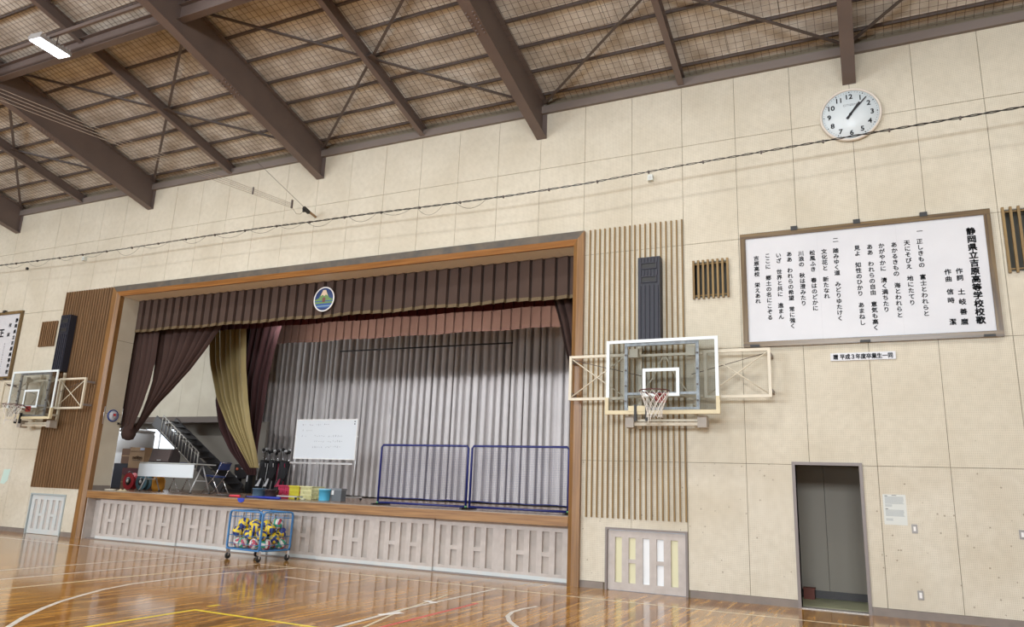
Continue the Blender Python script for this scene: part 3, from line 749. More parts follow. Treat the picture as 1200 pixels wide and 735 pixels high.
# ------------------------------------------------------------ basketball hoops
def hoop(xc, label, ends):
    t = thing('basketball_hoop', label, 'basketball hoop', (xc, 0, 2.75))
    yb = -.55; W = .9; H = 1.2
    B(-W + .012, W - .012, yb + .003, yb + .015, .012, H - .012).build('glass_board', GLASS, t)
    tp = .05
    mb = MB()
    mb.box(-W, W, yb - .004, yb + .022, H - tp, H).box(-W, -W + tp, yb - .004, yb + .022, .26, H - tp).box(W - tp, W, yb - .004, yb + .022, .26, H - tp); mb.build('white_border', mat('white_tape', (.80, .88, .90), .4), t)
    mb = MB(); mb.box(-W - .012, W + .012, yb - .025, yb + .035, -.012, .05).box(-W - .012, -W + .045, yb - .025, yb + .035, .05, .26).box(W - .045, W + .012, yb - .025, yb + .035, .05, .26); mb.build('edge_padding', PAD, t)
    mb = MB(); a, c, d = .295, .27, .72
    mb.box(-a, a, yb - .002, yb + .002, d - .05, d).box(-a, a, yb - .002, yb + .002, c, c + .05).box(-a, -a + .05, yb - .002, yb + .002, c + .05, d - .05).box(a - .05, a, yb - .002, yb + .002, c + .05, d - .05); mb.build('target_square', mat('white_tape', (.8, .88, .9)), t)
    # steel frame behind the glass
    mb = MB(); y0, y1 = yb + .02, yb + .06
    mb.box(-.60, -.55, y0, y1, .06, 1.15).box(.55, .60, y0, y1, .06, 1.15).box(-.55, .55, y0, y1, 1.10, 1.15).box(-.55, .55, y0, y1, .06, .10).box(-.55, .55, y0, y1, .30, .34); mb.build('steel_frame', GALV, t)
    mb = MB()
    for s in (-.575, .575):
        for z in (.2, .45, .7, .95): mb.box(s - .012, s + .012, yb - .006, yb + .02, z - .012, z + .012)
    mb.build('bolt_heads', STEELD, t)
    # hoist rails and slide frame to the wall
    mb = MB()
    for s in (-.46, .46):
        mb.bar((s, yb + .07, 1.0), (s, -.10, 1.0), .04, .05); mb.bar((s, yb + .07, .12), (s, -.10, .12), .04, .05); mb.box(s - .03, s + .03, -.11, -.063, -.20, 1.2)
        mb.box(s - .07, s + .07, yb + .06, yb + .16, .92, 1.06)
    mb.bar((-.62, -.30, .98), (.62, -.30, .98), .04, .04); mb.bar((-.62, -.30, .30), (.62, -.30, .30), .035, .035)
    mb.build('slide_frame', CREAMM, t)
    mb = MB(); mb.tube([(-.02, -.29, .96), (-.18, -.29, .62), (-.42, -.29, .30)], .012, 6).tube([(.02, -.29, .96), (.18, -.29, .62), (.42, -.29, .30)], .012, 6); mb.build('stay_rods', CREAMM, t)
    # lower carriage
    mb = MB(); mb.box(-.50, .60, -.34, -.29, -.17, -.12).box(-.50, .60, -.28, -.24, -.10, -.06)
    mb.build('lower_rail', CREAMM, t)
    for s in (-.56, .60): MB().box(s - .07, s + .07, -.38, -.20, -.20, -.02).build('bracket', mat('grey_brown_bracket', (.42, .38, .33), .5), t)
    for s in (-.40, -.22): B(s - .02, s + .02, yb - .05, yb + .0, -.12, .14).build('strap', RUBBER, t)
    B(-.52, -.24, yb - .035, yb - .003, .03, .12).build('foam_patch', PAD, t)
    # wings
    for s in (-1, 1):
        mb = MB(); xa, xb = s * .66, s * 1.62; y = -.30
        mb.bar((xa, y, 1.0), (xb, y, 1.0), .035, .045).bar((xa, y, .28), (xb, y, .28), .035, .045).bar((xb, y, .26), (xb, y, 1.02), .045, .045).bar((xa, y, .26), (xa, y, 1.02), .045, .045)
        wg = mb.build('wing_frame', CREAMM, t)
        mb = MB(); mb.tube([(xa, y, .30), (xb, y, .98)], .011, 6).tube([(xa, y, .98), (xb, y, .30)], .011, 6); mb.build('cross_brace', CREAMM, wg)
        mb = MB()
        for z in (.34, .9): mb.box(xb - .03, xb + .03, -.28, ends[0 if s < 0 else 1], z, z + .05)
        mb.build('wall_bracket', GF, wg)
        mb = MB(); mb.tube([(xb, y + .02, .96), (xa - s * .25, y + .1, .66)], .006, 5); mb.build('tension_cable', STEELD, wg)
    # rim
    yr = yb - .165 - .225
    ring = [(.228 * math.cos(2 * PI * k / 28), yr + .228 * math.sin(2 * PI * k / 28), .30) for k in range(28)]
    rm = MB().tube(ring, .009, 6, closed=True).build('rim', RIMD, t)
    MB().box(-.09, .09, yb - .02, yb - .004, .17, .31).box(-.075, .075, yb - .165, yb - .02, .285, .295).build('rim_plate', RIM, rm)
    MB().bar((-.07, yb - .02, .20), (-.17, yr + .15, .295), .012, .02).bar((.07, yb - .02, .20), (.17, yr + .15, .295), .012, .02).build('rim_brace', RIMD, rm)
    mb = MB(); n = 12; lv = [(.222, .295), (.195, .22), (.165, .14), (.135, .06), (.115, -.02), (.118, -.10)]
    for k in range(n):
        for sgn in (1, -1):
            pts = []
            for i, (r, z) in enumerate(lv):
                a = 2 * PI * (k + sgn * i * .5) / n + .1; pts.append((r * math.cos(a), yr + r * math.sin(a), z + (random.uniform(-.01, .01) if i == 5 else 0)))
            mb.tube(pts, .0042, 4)
    mb.tube([(-.03, yr - .1, -.08), (-.04, yr - .1, -.17)], .006, 4).tube([(-.07, yr - .08, -.08), (-.075, yr - .09, -.19)], .007, 4)
    mb.build('net', CORD, rm)
    return t
hoop(7.0, 'glass basketball backboard with net right of the stage', (-.077, -.002))
hoop(-8.90, 'glass basketball backboard with net at the far left', (-.002, -.064))

# ------------------------------------------------------------ cables
def cable_line():
    pts = [(-15.5, 7.12), (-11.75, 7.06), (-9.49, 7.02), (-6.74, 7.0), (-3.58, 7.01), (-1.76, 7.0), (-.55, 6.97), (.8, 6.96), (2.65, 6.92), (4.14, 6.90), (5.67, 6.92), (7.36, 6.99), (8.74, 7.02), (9.89, 7.05), (11.17, 7.08), (14.5, 7.16)]
    pts = [(9.889 + (x - 9.889) * .983, 1.463 + (z - 1.463) * .983) for x, z in pts]
    t = thing('cable_bundle', 'black twisted cable strung along the wall across the clock', 'cable', (0, 0, 7))
    for ph in (0, PI):
        mb = MB(); P3 = []
        for (xa, za), (xb, zb) in zip(pts, pts[1:]):
            n = max(2, int((xb - xa) / .05))
            for i in range(n):
                f = i / n; x = xa + (xb - xa) * f; tw = x * 14 + ph
                P3.append((x, -.55 + .011 * math.cos(tw), za + (zb - za) * f - 7 + .011 * math.sin(tw)))
        mb.tube(P3, .008, 4); mb.build('strand', RUBBER, t)
    mb = MB(); x = -13
    while x < 3.5:
        L = random.uniform(.6, 1.0); d = random.uniform(.10, .22)
        zb = lambda q: next((za + (zc - za) * (q - xa) / (xc - xa) for (xa, za), (xc, zc) in zip(pts, pts[1:]) if xa <= q <= xc), 7) - 7
        mb.tube([(x + L * i / 8, -.56, zb(x + L * i / 8) - d * 4 * (i / 8) * (1 - i / 8)) for i in range(9)], .0035, 4); x += L + random.uniform(.0, .5)
    mb.build('hanging_loop', RUBBER, t)
    mb = MB(); x = -12.5
    while x < 12:
        mb.box(x - .012, x + .012, -.572, -.53, zb(x) - .03, zb(x) + .015); x += .92
    mb.build('cable_tie', STEELD, t)
cable_line()
t = thing('hoist_wires', 'thin pale wires running from the wall hook toward the roof', 'wire', (-.87, 0, 7.28))
for k in range(4):
    z0 = k * .032 - .06
    pts = []
    for i in range(16):
        y = -.75 - i * .78; f = i / 15
        pts.append((-.02 + .02 * k * f, y, z0 - .05 - 1.0 * f - .5 * 0 + .12 * k * f * .3 - .10 * math.sin(PI * f)))
    MB().tube(pts, .0045, 4).build('wire', mat('pale_wire', (.45, .40, .34), .5), t)
MB().tube([(0.03, -.30, -.02), (-.04, -2.0, .52), (-.12, -4.2, 1.55)], .005, 4).build('stay_wire', STEELD, t)
MB().box(-.012, .012, -.80, -.76, -.13, .06).box(-.014, .014, -1.9, -1.88, -.25, -.1).build('wire_spreader', STEELD, t)
MB().bar((0, -.002, -.05), (0, -.28, 0.0), .03, .045).build('wall_hook', mat('rusty_turnbuckle', (.30, .19, .10), .6), t)
MB().bar((0, -.24, -.03), (0, -.42, .02), .06, .07).lathe([(.03, -.02), (.03, .02)], 10, Matrix.Translation((0, -.40, -.05)) @ Matrix.Rotation(PI / 2, 4, 'Y')).build('pulley', RUBBER, t)
MB().tube([(0, -.42, -.06), (0, -.5, -.16), (0, -.62, -.20), (0, -.74, -.12)], .004, 4).build('loose_loop', RUBBER, t)

# ------------------------------------------------------------ stage curtains
def pl(tab, v):
    n = len(tab)
    for (v0, a), (v1, b) in zip(tab, tab[1:]):
        if v <= v1: f = (v - v0) / (v1 - v0); return a + (b - a) * f
    return tab[-1][1]
def border(name, x0, x1, y, z0, z1, pitch, amp, m, label, sharp=1, hemf=None):
    n = int((x1 - x0) / pitch); mb = MB(); per = 10
    def fn(u, v):
        q = u * n; fr = q - int(q)
        # knife pleats: slow ramp out then fast fold back
        a = .45 + .55 * fr / .8 if fr < .8 else max(0, 1 - (fr - .8) / .09) if fr < .9 else .45 * (fr - .9) / .1
        return (x0 + (x1 - x0) * u + (.02 * a), y - amp * a * (1 - .15 * v), z1 + (z0 - z1) * v - .012 * math.sin(q * .9) * v)
    mb.grid(fn, n * per, 4, smooth=False)
    o = mb.build('drape', m)
    t = thing(name, label, 'curtain', (0, 0, 0)); o.parent = t
    if hemf:
        mb = MB()
        def f2(u, v):
            x, yy, z = fn(u, 1); return (x, yy - .006, z + .05 - .07 * v)
        mb.grid(f2, n * per, 1, False); mb.build('gold_fringe', FRINGE, t)
    return t
val = border('stage_valance', OX0 + .01, OX1 - .01, .57, 5.07, 5.95, .262, .095, CURT_V, 'pleated maroon valance with gold fringe across the stage top', hemf=True)
border('stage_border', -6.3, 5.9, 1.9, 5.30, 8.89, .24, .05, CURT_D, 'dark red pleated border hanging just behind the valance')
border('stage_border', -6.3, 5.9, 4.1, 5.37, 8.89, .27, .06, CURT_B, 'rose brown pleated border hanging deeper over the stage')
t = thing('added_wing_lamp', 'added lamp hidden by the curtain above the left wing', 'lamp', (-10.3, 1.7, 5.9))  # lamp added to brighten the white tank and the wing walls
B(-.6, .6, -.1, .1, .03, .10).build('housing', WHITE, t); B(-.58, .58, -.08, .08, .02, .03).build('diffuser', mat('lit_tube', (1, 1, 1), .3, emit=((.95, .97, 1), 3)), t)
MB().bar((-.4, 0, .10), (-.4, 0, 3.0), .02, .02).bar((.4, 0, .10), (.4, 0, 3.0), .02, .02).build('hanger', STEELD, t)
l = bpy.data.lights.new('added_wing_light', 'AREA'); l.shape = 'RECTANGLE'; l.size = 1.1; l.size_y = .16; l.energy = 190; l.color = (.96, .98, 1)
lo = bpy.data.objects.new('added_wing_light', l); COL.objects.link(lo); lo.parent = t; lo.location = (0, 0, .01); lo.rotation_euler = (math.radians(35), 0, 0)
# strip lights hung between the two borders
for k, x in enumerate((-2.9, .5, 3.9)):
    t = thing('border_light', ('left', 'middle', 'right')[k] + ' strip light hidden above the stage between the borders', 'lamp', (x, 2.7, 5.67))
    MB().box(-1.6, 1.6, -.07, .07, .04, .12).build('reflector_housing', STEEL, t)
    for dy in (-.03, .03): MB().tube([(-1.55, dy, .015), (1.55, dy, .015)], .013, 8).build('tube', mat('lit_tube', (1, 1, 1), .3, emit=((.95, .97, 1), 3)), t)
    MB().bar((-1.2, 0, .12), (-1.2, 0, 3.235), .02, .02).bar((1.2, 0, .12), (1.2, 0, 3.235), .02, .02).build('hanger', STEELD, t)
    l = bpy.data.lights.new('tube_light', 'AREA'); l.shape = 'RECTANGLE'; l.size = 3.1; l.size_y = .10; l.energy = STAGE_W; l.color = (.96, .97, 1)
    lo = bpy.data.objects.new('tube_light', l); COL.objects.link(lo); lo.parent = t; lo.location = (0, .02, -.01); lo.rotation_euler = (math.radians(48), 0, 0)
# emblem
t = thing('school_emblem', 'round emblem with mountain, trees and waves on the valance', 'emblem', (-.79, .455, 5.45))
RYm = Matrix.Rotation(PI / 2, 4, 'X')
MB().lathe([(.285, 0), (.285, .012), (.258, .014), (.255, .008)], 40, RYm, caps=False).build('ring', WHITE, t)
MB().lathe([(.27, 0.0), (.262, .006), (.001, .0065)], 40, RYm, caps=False).build('disc', mat('emblem_navy', (.02, .05, .16), .6), t)
def flat(pts, y0, y1, name, m, par):
    n = len(pts); vs = [(p[0], y0, p[1]) for p in pts] + [(p[0], y1, p[1]) for p in pts]
    MB().add(vs, [tuple(range(n)), tuple(range(2 * n - 1, n - 1, -1))] + [(i, i + n, (i + 1) % n + n, (i + 1) % n) for i in range(n)]).build(name, m, par)
def chord(z, r=.255): return math.sqrt(max(r * r - z * z, 0))
flat([(-chord(-.01), -.01), (-.14, .03), (-.045, .20), (.045, .20), (.14, .03), (chord(-.01), -.01), (chord(-.1), -.1), (-chord(-.1), -.1)][::-1], -.0105, -.007, 'green_slope', mat('emblem_green', (.13, .24, .08), .6), t)
flat([(-.10, .075), (-.04, .21), (.04, .21), (.10, .075), (.045, .105), (.0, .07), (-.045, .105)][::-1], -.013, -.0105, 'snow_cap', mat('emblem_peach', (.75, .58, .42), .6), t)
for z in (-.035,): flat([(-chord(z), z - .02), (chord(z), z - .02), (chord(z), z), (-chord(z), z)], -.013, -.0106, 'blue_band', mat('emblem_blue', (.03, .09, .30), .6), t)
flat([(-.035, -.07), (.035, -.07), (.045, .02), (.0, .05), (-.045, .02)], -.015, -.013, 'centre_mark', mat('emblem_brown', (.16, .05, .04), .6), t)
w = [(-.22 + .44 * k / 12, -.115 + (.022 if k % 2 else 0)) for k in range(13)]
flat([(chord(-.2), -.2), (-chord(-.2), -.2)][::-1] + w[::-1], -.0118, -.0106, 'waves', mat('emblem_blue', (.03, .09, .3)), t)
flat([(-chord(-.165), -.165), (chord(-.165), -.165), (chord(-.15), -.15), (-chord(-.15), -.15)], -.0125, -.0119, 'wave_line', mat('emblem_pale', (.25, .40, .42), .6), t)

def drape(name, L, R, y0, n, amp, m, label, rows=28, ysh=0, hemtie=None, per=12, jit=.0):
    """L, R: lists of (x,z) from top to bottom for the two edges"""
    def path(T):
        k = len(T)
        tx = [(i / (k - 1), p[0]) for i, p in enumerate(T)]; tz = [(i / (k - 1), p[1]) for i, p in enumerate(T)]
        return tx, tz
    lx, lz = path(L); rx, rz_ = path(R); mb = MB()
    wtop = abs(R[0][0] - L[0][0])
    ph = [random.uniform(-.35, .35) for _ in range(n + 2)]
    def fn(u, v):
        xa, za, xb, zb2 = pl(lx, v), pl(lz, v), pl(rx, v), pl(rz_, v)
        q = u * n; i = int(q); fr = q - i
        sw = math.sin(2 * PI * q + ph[min(i, n)] * math.sin(PI * fr) * 2)
        A = amp * (1 + .25 * math.sin(3.1 * u * n)) * (1 - .25 * v)
        wv = abs(xb - xa); x = xa + (xb - xa) * u + .25 * wv / n * math.sin(2 * PI * q * 1 + 1.3) * .5
        return (x, y0 + ysh * v + A * sw, za + (zb2 - za) * u)
    mb.grid(fn, n * per, rows)
    t = thing(name, label, 'curtain', (0, 0, 0)); mb.build('drape', m, t)
    h = MB(); xa, za = L[0]; xb, zb2 = R[0]; h.bar((xa, y0, za), (xb, y0, zb2), .04, .04)
    h.bar((xa + .1, y0, za), (xa + .1, y0, 8.9), .02, .02).bar((xb - .1, y0, zb2), (xb - .1, y0, 8.9), .02, .02); h.build('hanging_track', STEELD, t)
    return t
drape('stage_curtain', [(-7.25, 5.3), (-7.22, 4.42), (-7.20, 3.75), (-7.14, 3.1), (-7.06, 2.56)], [(-6.24, 5.3), (-6.22, 4.3), (-6.30, 3.72), (-6.45, 3.15), (-6.66, 2.60)], .70, 5, .05, CURT_M, 'narrow maroon curtain strip against the left stage reveal')
cb = drape('stage_curtain', [(-6.62, 5.3), (-6.46, 4.3), (-6.42, 3.8), (-6.50, 3.31), (-6.64, 2.84), (-6.9, 2.44)],
      [(-4.15, 5.35), (-4.75, 4.56), (-5.19, 4.06), (-5.70, 3.62), (-6.2, 3.24), (-6.76, 2.60)], .90, 8, .085, CURT_M, 'main maroon curtain swept aside toward the left of the stage')
mb = MB(); mb.lathe([(.05, 2.34), (.13, 2.37), (.17, 2.48), (.16, 2.62), (.10, 2.75), (.05, 2.8)], 12, Matrix.Translation((-6.86, .78, 0))); mb.build('gathered_bunch', CURT_M, cb)
drape('stage_curtain', [(4.45, 5.35), (4.66, 4.71), (4.76, 4.29), (4.90, 3.79), (5.05, 3.2), (5.15, 2.6)], [(5.9, 5.35), (5.9, 4.7), (5.9, 4.2), (5.9, 3.7), (5.9, 3.1), (5.9, 2.6)], .85, 8, .06, CURT_M, 'maroon curtain edge hanging beside the right stage post')
gl = drape('wing_curtain', [(-6.62, 6.0), (-6.35, 4.6), (-5.92, 3.6), (-5.38, 2.84), (-4.78, 2.18), (-4.42, 1.80)],
      [(-5.21, 6.0), (-4.99, 4.42), (-4.78, 3.51), (-4.58, 2.84), (-4.34, 2.25), (-4.22, 1.80)], 2.5, 7, .10, CURT_O, 'shiny gold curtain gathered to a point left on the stage', ysh=.1)
drape('wing_curtain', [(-6.6, 6.2), (-6.5, 4.6), (-6.52, 3.59), (-6.25, 2.85), (-5.72, 2.22), (-4.95, 1.62)],
      [(-4.30, 6.2), (-4.55, 5.01), (-4.66, 4.26), (-4.69, 3.34), (-4.74, 2.44), (-4.70, 1.62)], 3.05, 9, .06, cloth_mat('dark_maroon_lining', (.05, .022, .022)), 'dark maroon curtain hanging behind the gold one')
# black traveller behind, upper left
# backdrop
def backdrop():
    t = thing('backdrop_curtain', 'tall pleated grey backdrop curtain across the rear of the stage', 'curtain', (0, 0, 0))
    x0, x1 = -9.6, 6.5; n = 68; rr = random.Random(11); phs = [rr.uniform(-1.7, 1.7) for _ in range(n + 2)]; am = [rr.uniform(.1, 1.5) for _ in range(n + 2)]
    mb = MB()
    def fn(u, v):
        q = u * n; i = min(int(q), n - 1); fr = q - i; a = am[i] * (1 - fr) + am[i + 1] * fr; p = phs[i] * (1 - fr) + phs[i + 1] * fr
        th = 2 * PI * q + p + .5 * v; y = 7.2 + .125 * (.6 + .4 * a) * math.sin(th)
        y += .02 * math.sin(4 * PI * q + 1.7 * p) * v
        return (x0 + (x1 - x0) * u - (.012 + .032 * a) * math.sin(2 * th), y, 7.6 + (SZ + .05 + .012 * math.sin(q * .7) - 7.6) * v)
    mb.grid(fn, n * 18, 8); mb.build('drape', CURT_G, t)
backdrop()
t = thing('batten_pipe', 'thin black pipe hanging in front of the grey backdrop', 'pipe', (-1.7, 6, 5.47))
MB().tube([(-3.0, 0, 0.01), (2.93, 0, -.01)], .022, 8).build('pipe', RUBBER, t)
MB().tube([(-2.5, 0, .01), (-2.5, 0, 3.4)], .004, 4).tube([(2.4, 0, -.01), (2.4, 0, 3.4)], .004, 4).build('hanger_wire', RUBBER, t)

# ------------------------------------------------------------ wing stair
STAIR = mat('dark_stair_steel', (.035, .033, .035), .5)
t = thing('wing_staircase', 'dark steel stair with railing rising to the gallery in the wing', 'stairs', (-7.75, 4.9, SZ))
a0, a1 = Vector((0, 0, .10)), Vector((-3.35, 0, 2.18))
for y in (0, .75):
    o = MB().bar(a0 + Vector((0, y, 0)), a1 + Vector((0, y, 0)), .03, .34).build('stringer', STAIR, t)
nst = 11
for k in range(nst):
    f = (k + .5) / nst; c = a0.lerp(a1, f)
    MB().box(c.x - .15, c.x + .13, .02, .73, c.z + .07, c.z + .10).build('tread', STAIR, t)
B(-.28, .1, .0, .75, 0, .10).build('foot_plate', STAIR, t)
RAILM = mat('grey_rail', (.50, .48, .44), .45, .3)
r_ = MB()
q0, q1 = Vector((-1.15, -.02, .62)), Vector((-2.95, -.02, 1.82))
r_.tube([q0 + Vector((0, 0, .55)), q1 + Vector((0, 0, .50))], .016, 6).tube([q0, q1], .014, 6); ra = r_.build('handrail', RAILM, t)
for k in range(13):
    p = q0.lerp(q1, k / 12); MB().tube([p, p + Vector((0, 0, .545 if k < 12 else .5))], .013 if k not in (0, 6) else .024, 5).build('baluster', RAILM, ra)

# ------------------------------------------------------------ things on the stage
BACK = {'net_barrier': (.5, 1), 'whiteboard': (.8, 1.09), 'plastic_basket': (.5, 1.12), 'bucket': (.5, 1.1), 'tool_box': (.5, 1.12), 'tape_roll': (.4, 1), 'small_castor_base': (.4, 1),
        'red_bat': (.5, 1), 'blue_bat': (.45, 1), 'folding_chair': (.6, 1.04), 'folding_table': (0, 1.05)}
def place(tn, lb, ct, x, y, z=SZ, rz=0, g=None):
    dy, sc = BACK.get(tn, (0, 1)); x += dy * (x - 9.889) / (y + 12.034)
    t = thing(tn, lb, ct, (x, y + dy, z), rz, g); t.scale = (sc, sc, sc); return t
# folding table with modesty panel
t = place('folding_table', 'long folding table with white front panel on the stage', 'table', -6.22, 1.55)
B(-.95, .95, -.03, .60, .675, .70).build('tabletop', mat('pale_grey_laminate', (.50, .52, .50), .4), t)
B(-.95, .93, -.045, -.03, .36, .665).build('front_panel', mat('white_modesty_panel', (.80, .86, .90), .45), t)
for x in (-.86, .86):
    lg = MB(); lg.tube([(x, .26, .66), (x, .0, .02)], .016, 8).tube([(x, .28, .66), (x, .58, .02)], .016, 8).bar((x, .1, .30), (x, .47, .30), .015, .02); lg.build('leg', ALU, t)
    for y in (0, .58): MB().lathe([(.03, 0), (.03, .02), (.018, .03)], 8, Matrix.Translation((x, y, 0))).build('foot', RUBBER, t)
# folding chairs
def chair(x, y, rz, label):
    t = place('folding_chair', label, 'chair', x, y, SZ, rz); blue = mat('blue_vinyl', (.03, .06, .22), .4)
    for s in (-.2, .2):
        MB().tube([(-.26, s, .01), (.10, s, .47), (.22, s, .76)], .011, 7).build('front_leg', CHROME, t)
        MB().tube([(.24, s * .92, .01), (.02, s * .92, .36), (-.10, s * .92, .43)], .011, 7).build('rear_leg', CHROME, t)
    MB().tube([(-.26, -.2, .01), (-.26, .2, .01)], .009, 6).tube([(.24, -.18, .01), (.24, .18, .01)], .009, 6).tube([(.22, -.2, .76), (.22, .2, .76)], .011, 6).build('cross_bar', CHROME, t)
    M = Matrix.Translation((-.06, 0, .43)) @ Matrix.Rotation(.08, 4, 'Y'); B(-.20, .16, -.19, .19, -.018, .018, M=M).build('seat', blue, t)
    M = Matrix.Translation((.185, 0, .69)) @ Matrix.Rotation(.32, 4, 'Y'); B(-.012, .012, -.21, .21, -.10, .09, M=M).build('backrest', blue, t)
chair(-4.72, 1.80, .15, 'blue folding chair with chrome legs right of the stage table')
chair(-7.05, 2.75, 2.9, 'folding chair half hidden behind the stage table')
# wedge monitor loudspeaker
t = place('stage_monitor', 'dark brown wedge loudspeaker standing on the stage table', 'speaker', -6.72, 1.85, SZ + .736)
mb = MB(); pts = [(-.16, 0), (.17, 0), (.17, .20), (.06, .36), (-.08, .36)]
n = 5; vs = [(x, p[0], p[1]) for x in (-.40, .36) for p in pts]
mb.add(vs, [(4, 3, 2, 1, 0), (5, 6, 7, 8, 9)] + [(i, (i + 1) % n, (i + 1) % n + n, i + n) for i in range(n)]); mb.build('cabinet', mat('brown_black_vinyl', (.035, .026, .026), .5), t)
mb = MB(); mb.add([(-.37, -.158, .03), (.33, -.158, .03), (.33, -.088, .34), (-.37, -.088, .34), (-.37, -.172, .035), (.33, -.172, .035), (.33, -.103, .34), (-.37, -.103, .34)], [(0, 3, 2, 1), (4, 5, 6, 7), (0, 1, 5, 4), (3, 7, 6, 2), (0, 4, 7, 3), (1, 2, 6, 5)]); mb.build('grille', mat('brown_grille_cloth', (.085, .06, .055), .85), t)
B(-.08, .06, -.178, -.168, .05, .075).build('badge', ALU, t)
# cartons, tank and reels in the wing
BX = mat('tan_cardboard', (.42, .28, .16), .8, noise=3, col2=(.36, .235, .13)); BXD = mat('dark_cardboard', (.17, .09, .055), .8)
RED_ = mat('maroon_cloth_cover', (.13, .035, .045), .8)
t = place('dark_cabinet', 'black cabinet at the far left of the stage wing', 'cabinet', -9.78, 2.95); mb = MB(); mb.box(-.32, .30, 0, .5, 0, .72); mb.build('carcass', mat('black_cabinet', (.012, .013, .02), .6), t); B(-.29, .27, -.015, 0, .03, .69).build('door', mat('navy_door', (.016, .02, .04), .5), t)
t = place('carton', 'brown carton on the floor behind the red reel', 'box', -8.92, 2.75); B(-.52, .50, 0, .45, 0, .40).build('body', BXD, t); B(-.52, .50, -.004, 0, .18, .22).build('packing_tape', mat('packing_tape', (.3, .19, .1), .3), t)
t = place('covered_crate', 'low crate under maroon cloth below the tan carton', 'crate', -8.92, 2.75, SZ + .402); B(-.52, .52, -.01, .46, 0, .19).build('cloth_cover', RED_, t); B(-.5, .5, 0, .45, -.001, .18).build('crate_body', BXD, t)
t = place('carton', 'tan molten carton stacked on the maroon covered crate', 'box', -8.96, 2.75, SZ + .594)
B(-.32, .30, .02, .44, 0, .58).build('body', BX, t)
B(-.32, .30, -.001 + .016, .02, .47, .475).build('tape_seam', BXD, t)
text('molten', .16, 'lettering', BLACK, t, (0.02, .0175, .30), fit_w=.40, bold=.0006)
B(-.16, .20, .0165, .0195, .215, .225).build('printed_line', BLACK, t)
B(.10, .27, .014, .0195, .50, .565).build('shipping_label', mat('blue_white_label', (.45, .52, .70), .5), t)
text('NEW BALL', .05, 'lettering', BLACK, t, (-.08, .0175, .54), fit_w=.26, bold=.001) if False else None
t = place('carton', 'dark narrow carton left of the tan carton', 'box', -9.66, 2.95, SZ + .722); B(-.18, .16, 0, .4, 0, .42).build('body', BXD, t); B(-.18, .16, -.003, 0, .2, .23).build('packing_tape', BX, t)
t = place('water_tank', 'large white cylindrical tank at rear left of the wing', 'tank', -10.84, 4.0)
TW = mat('white_tank_plastic', (.82, .85, .88), .4)
MB().lathe([(.60, 0), (.62, .05), (.62, 1.0), (.60, 1.05), (.62, 1.1), (.62, 1.62), (.58, 1.70)], 28).build('barrel', TW, t)
MB().lathe([(.60, 1.70), (.62, 1.72), (.62, 1.76), (.4, 1.80), (.01, 1.81)], 28).build('lid', TW, t)
def reel(x, y, label, m1):
    t = place('cord_reel', label, 'reel', x, y); t.scale = (1.05, 1.05, 1.1); R = Matrix.Translation((0, 0, .21)) @ Matrix.Rotation(PI / 2, 4, 'X')
    MB().lathe([(.20, -.09), (.205, -.075), (.205, -.06), (.12, -.055), (.12, .055), (.205, .06), (.205, .09)], 24, R).build('drum', m1, t)
    MB().lathe([(.10, .0), (.10, .096), (.03, .10)], 16, R).build('hub', RUBBER, t); MB().lathe([(.04, .10), (.04, .115), (.01, .118)], 12, R).build('cap', WHITE, t)
    MB().tube([(-.12, -.06, .012), (-.16, -.06, .21), (-.05, -.06, .44), (.05, -.06, .44), (.16, -.06, .21), (.12, -.06, .012)], .012, 6).build('stand', RUBBER, t)
reel(-8.50, 2.35, 'red cord reel on the stage floor left of the table', mat('red_reel', (.60, .03, .05), .4))
reel(-8.08, 2.42, 'blue grey cord reel beside the red one', mat('blue_grey_reel', (.10, .22, .28), .4))
t = place('sports_bag', 'orange yellow bag beside the cord reels', 'bag', -7.66, 2.55)
MB().lathe([(.13, 0), (.17, .08), (.17, .28), (.12, .38), (.04, .42)], 10).build('body', mat('orange_bag', (.75, .34, .04), .7), t); MB().tube([(-.08, -.02, .38), (-.03, -.03, .5), (.06, -.02, .38)], .012, 6).build('handle', RUBBER, t)
# coiled cable and rag on the stage corner
t = place('coiled_cable', 'pale cable coil on the stage edge at far left', 'cable', -6.45, .22)
MB().tube([((.16 + .01 * math.sin(k)) * math.cos(k * .5), .08 * math.sin(k * .5), .012 + .001 * k) for k in range(34)], .008, 5).build('coil', mat('pale_cable', (.5, .46, .38), .6), t)
t = place('beige_cloth', 'crumpled beige cloth on the stage edge', 'cloth', -6.05, .24)
MB().grid(lambda u, v: ((u - .5) * .42, (v - .5) * .14, .008 + .05 * math.sin(PI * u) * math.sin(PI * v) * (1 + .5 * math.sin(17 * u + 5 * v))), 14, 8).build('folds', mat('beige_rag', (.5, .42, .28), .9), t)
# round gauge (thermometer) on the reveal
t = thing('round_thermometer', 'round blue rimmed thermometer on the cream stage reveal', 'thermometer', (OX0 + .001, .31, 2.90))
RX = Matrix.Rotation(PI / 2, 4, 'Y')
MB().lathe([(.145, .0), (.15, .02), (.13, .035), (.125, .025)], 32, RX, caps=False).build('rim', mat('blue_rim', (.02, .06, .28), .35), t)
MB().lathe([(.13, .0), (.127, .02), (.001, .021)], 32, RX, caps=False).build('dial', mat('pale_dial', (.72, .76, .86), .4), t)
B(.022, .025, -.005, .07, -.006, .05).build('red_zone', mat('red_zone', (.6, .05, .06)), t)
B(.022, .027, -.004, .004, -.05, .06).build('needle', BLACK, t)
for y, z0, z1 in ((-.24, -.22, .20), (.25, -.10, .20)): MB().tube([(.012, y, z0), (.012, y, z1)], .009, 6).build('side_rod', ALU, t)
B(.0, .03, .16, .21, -.20, -.15).build('hook', RUBBER, t)
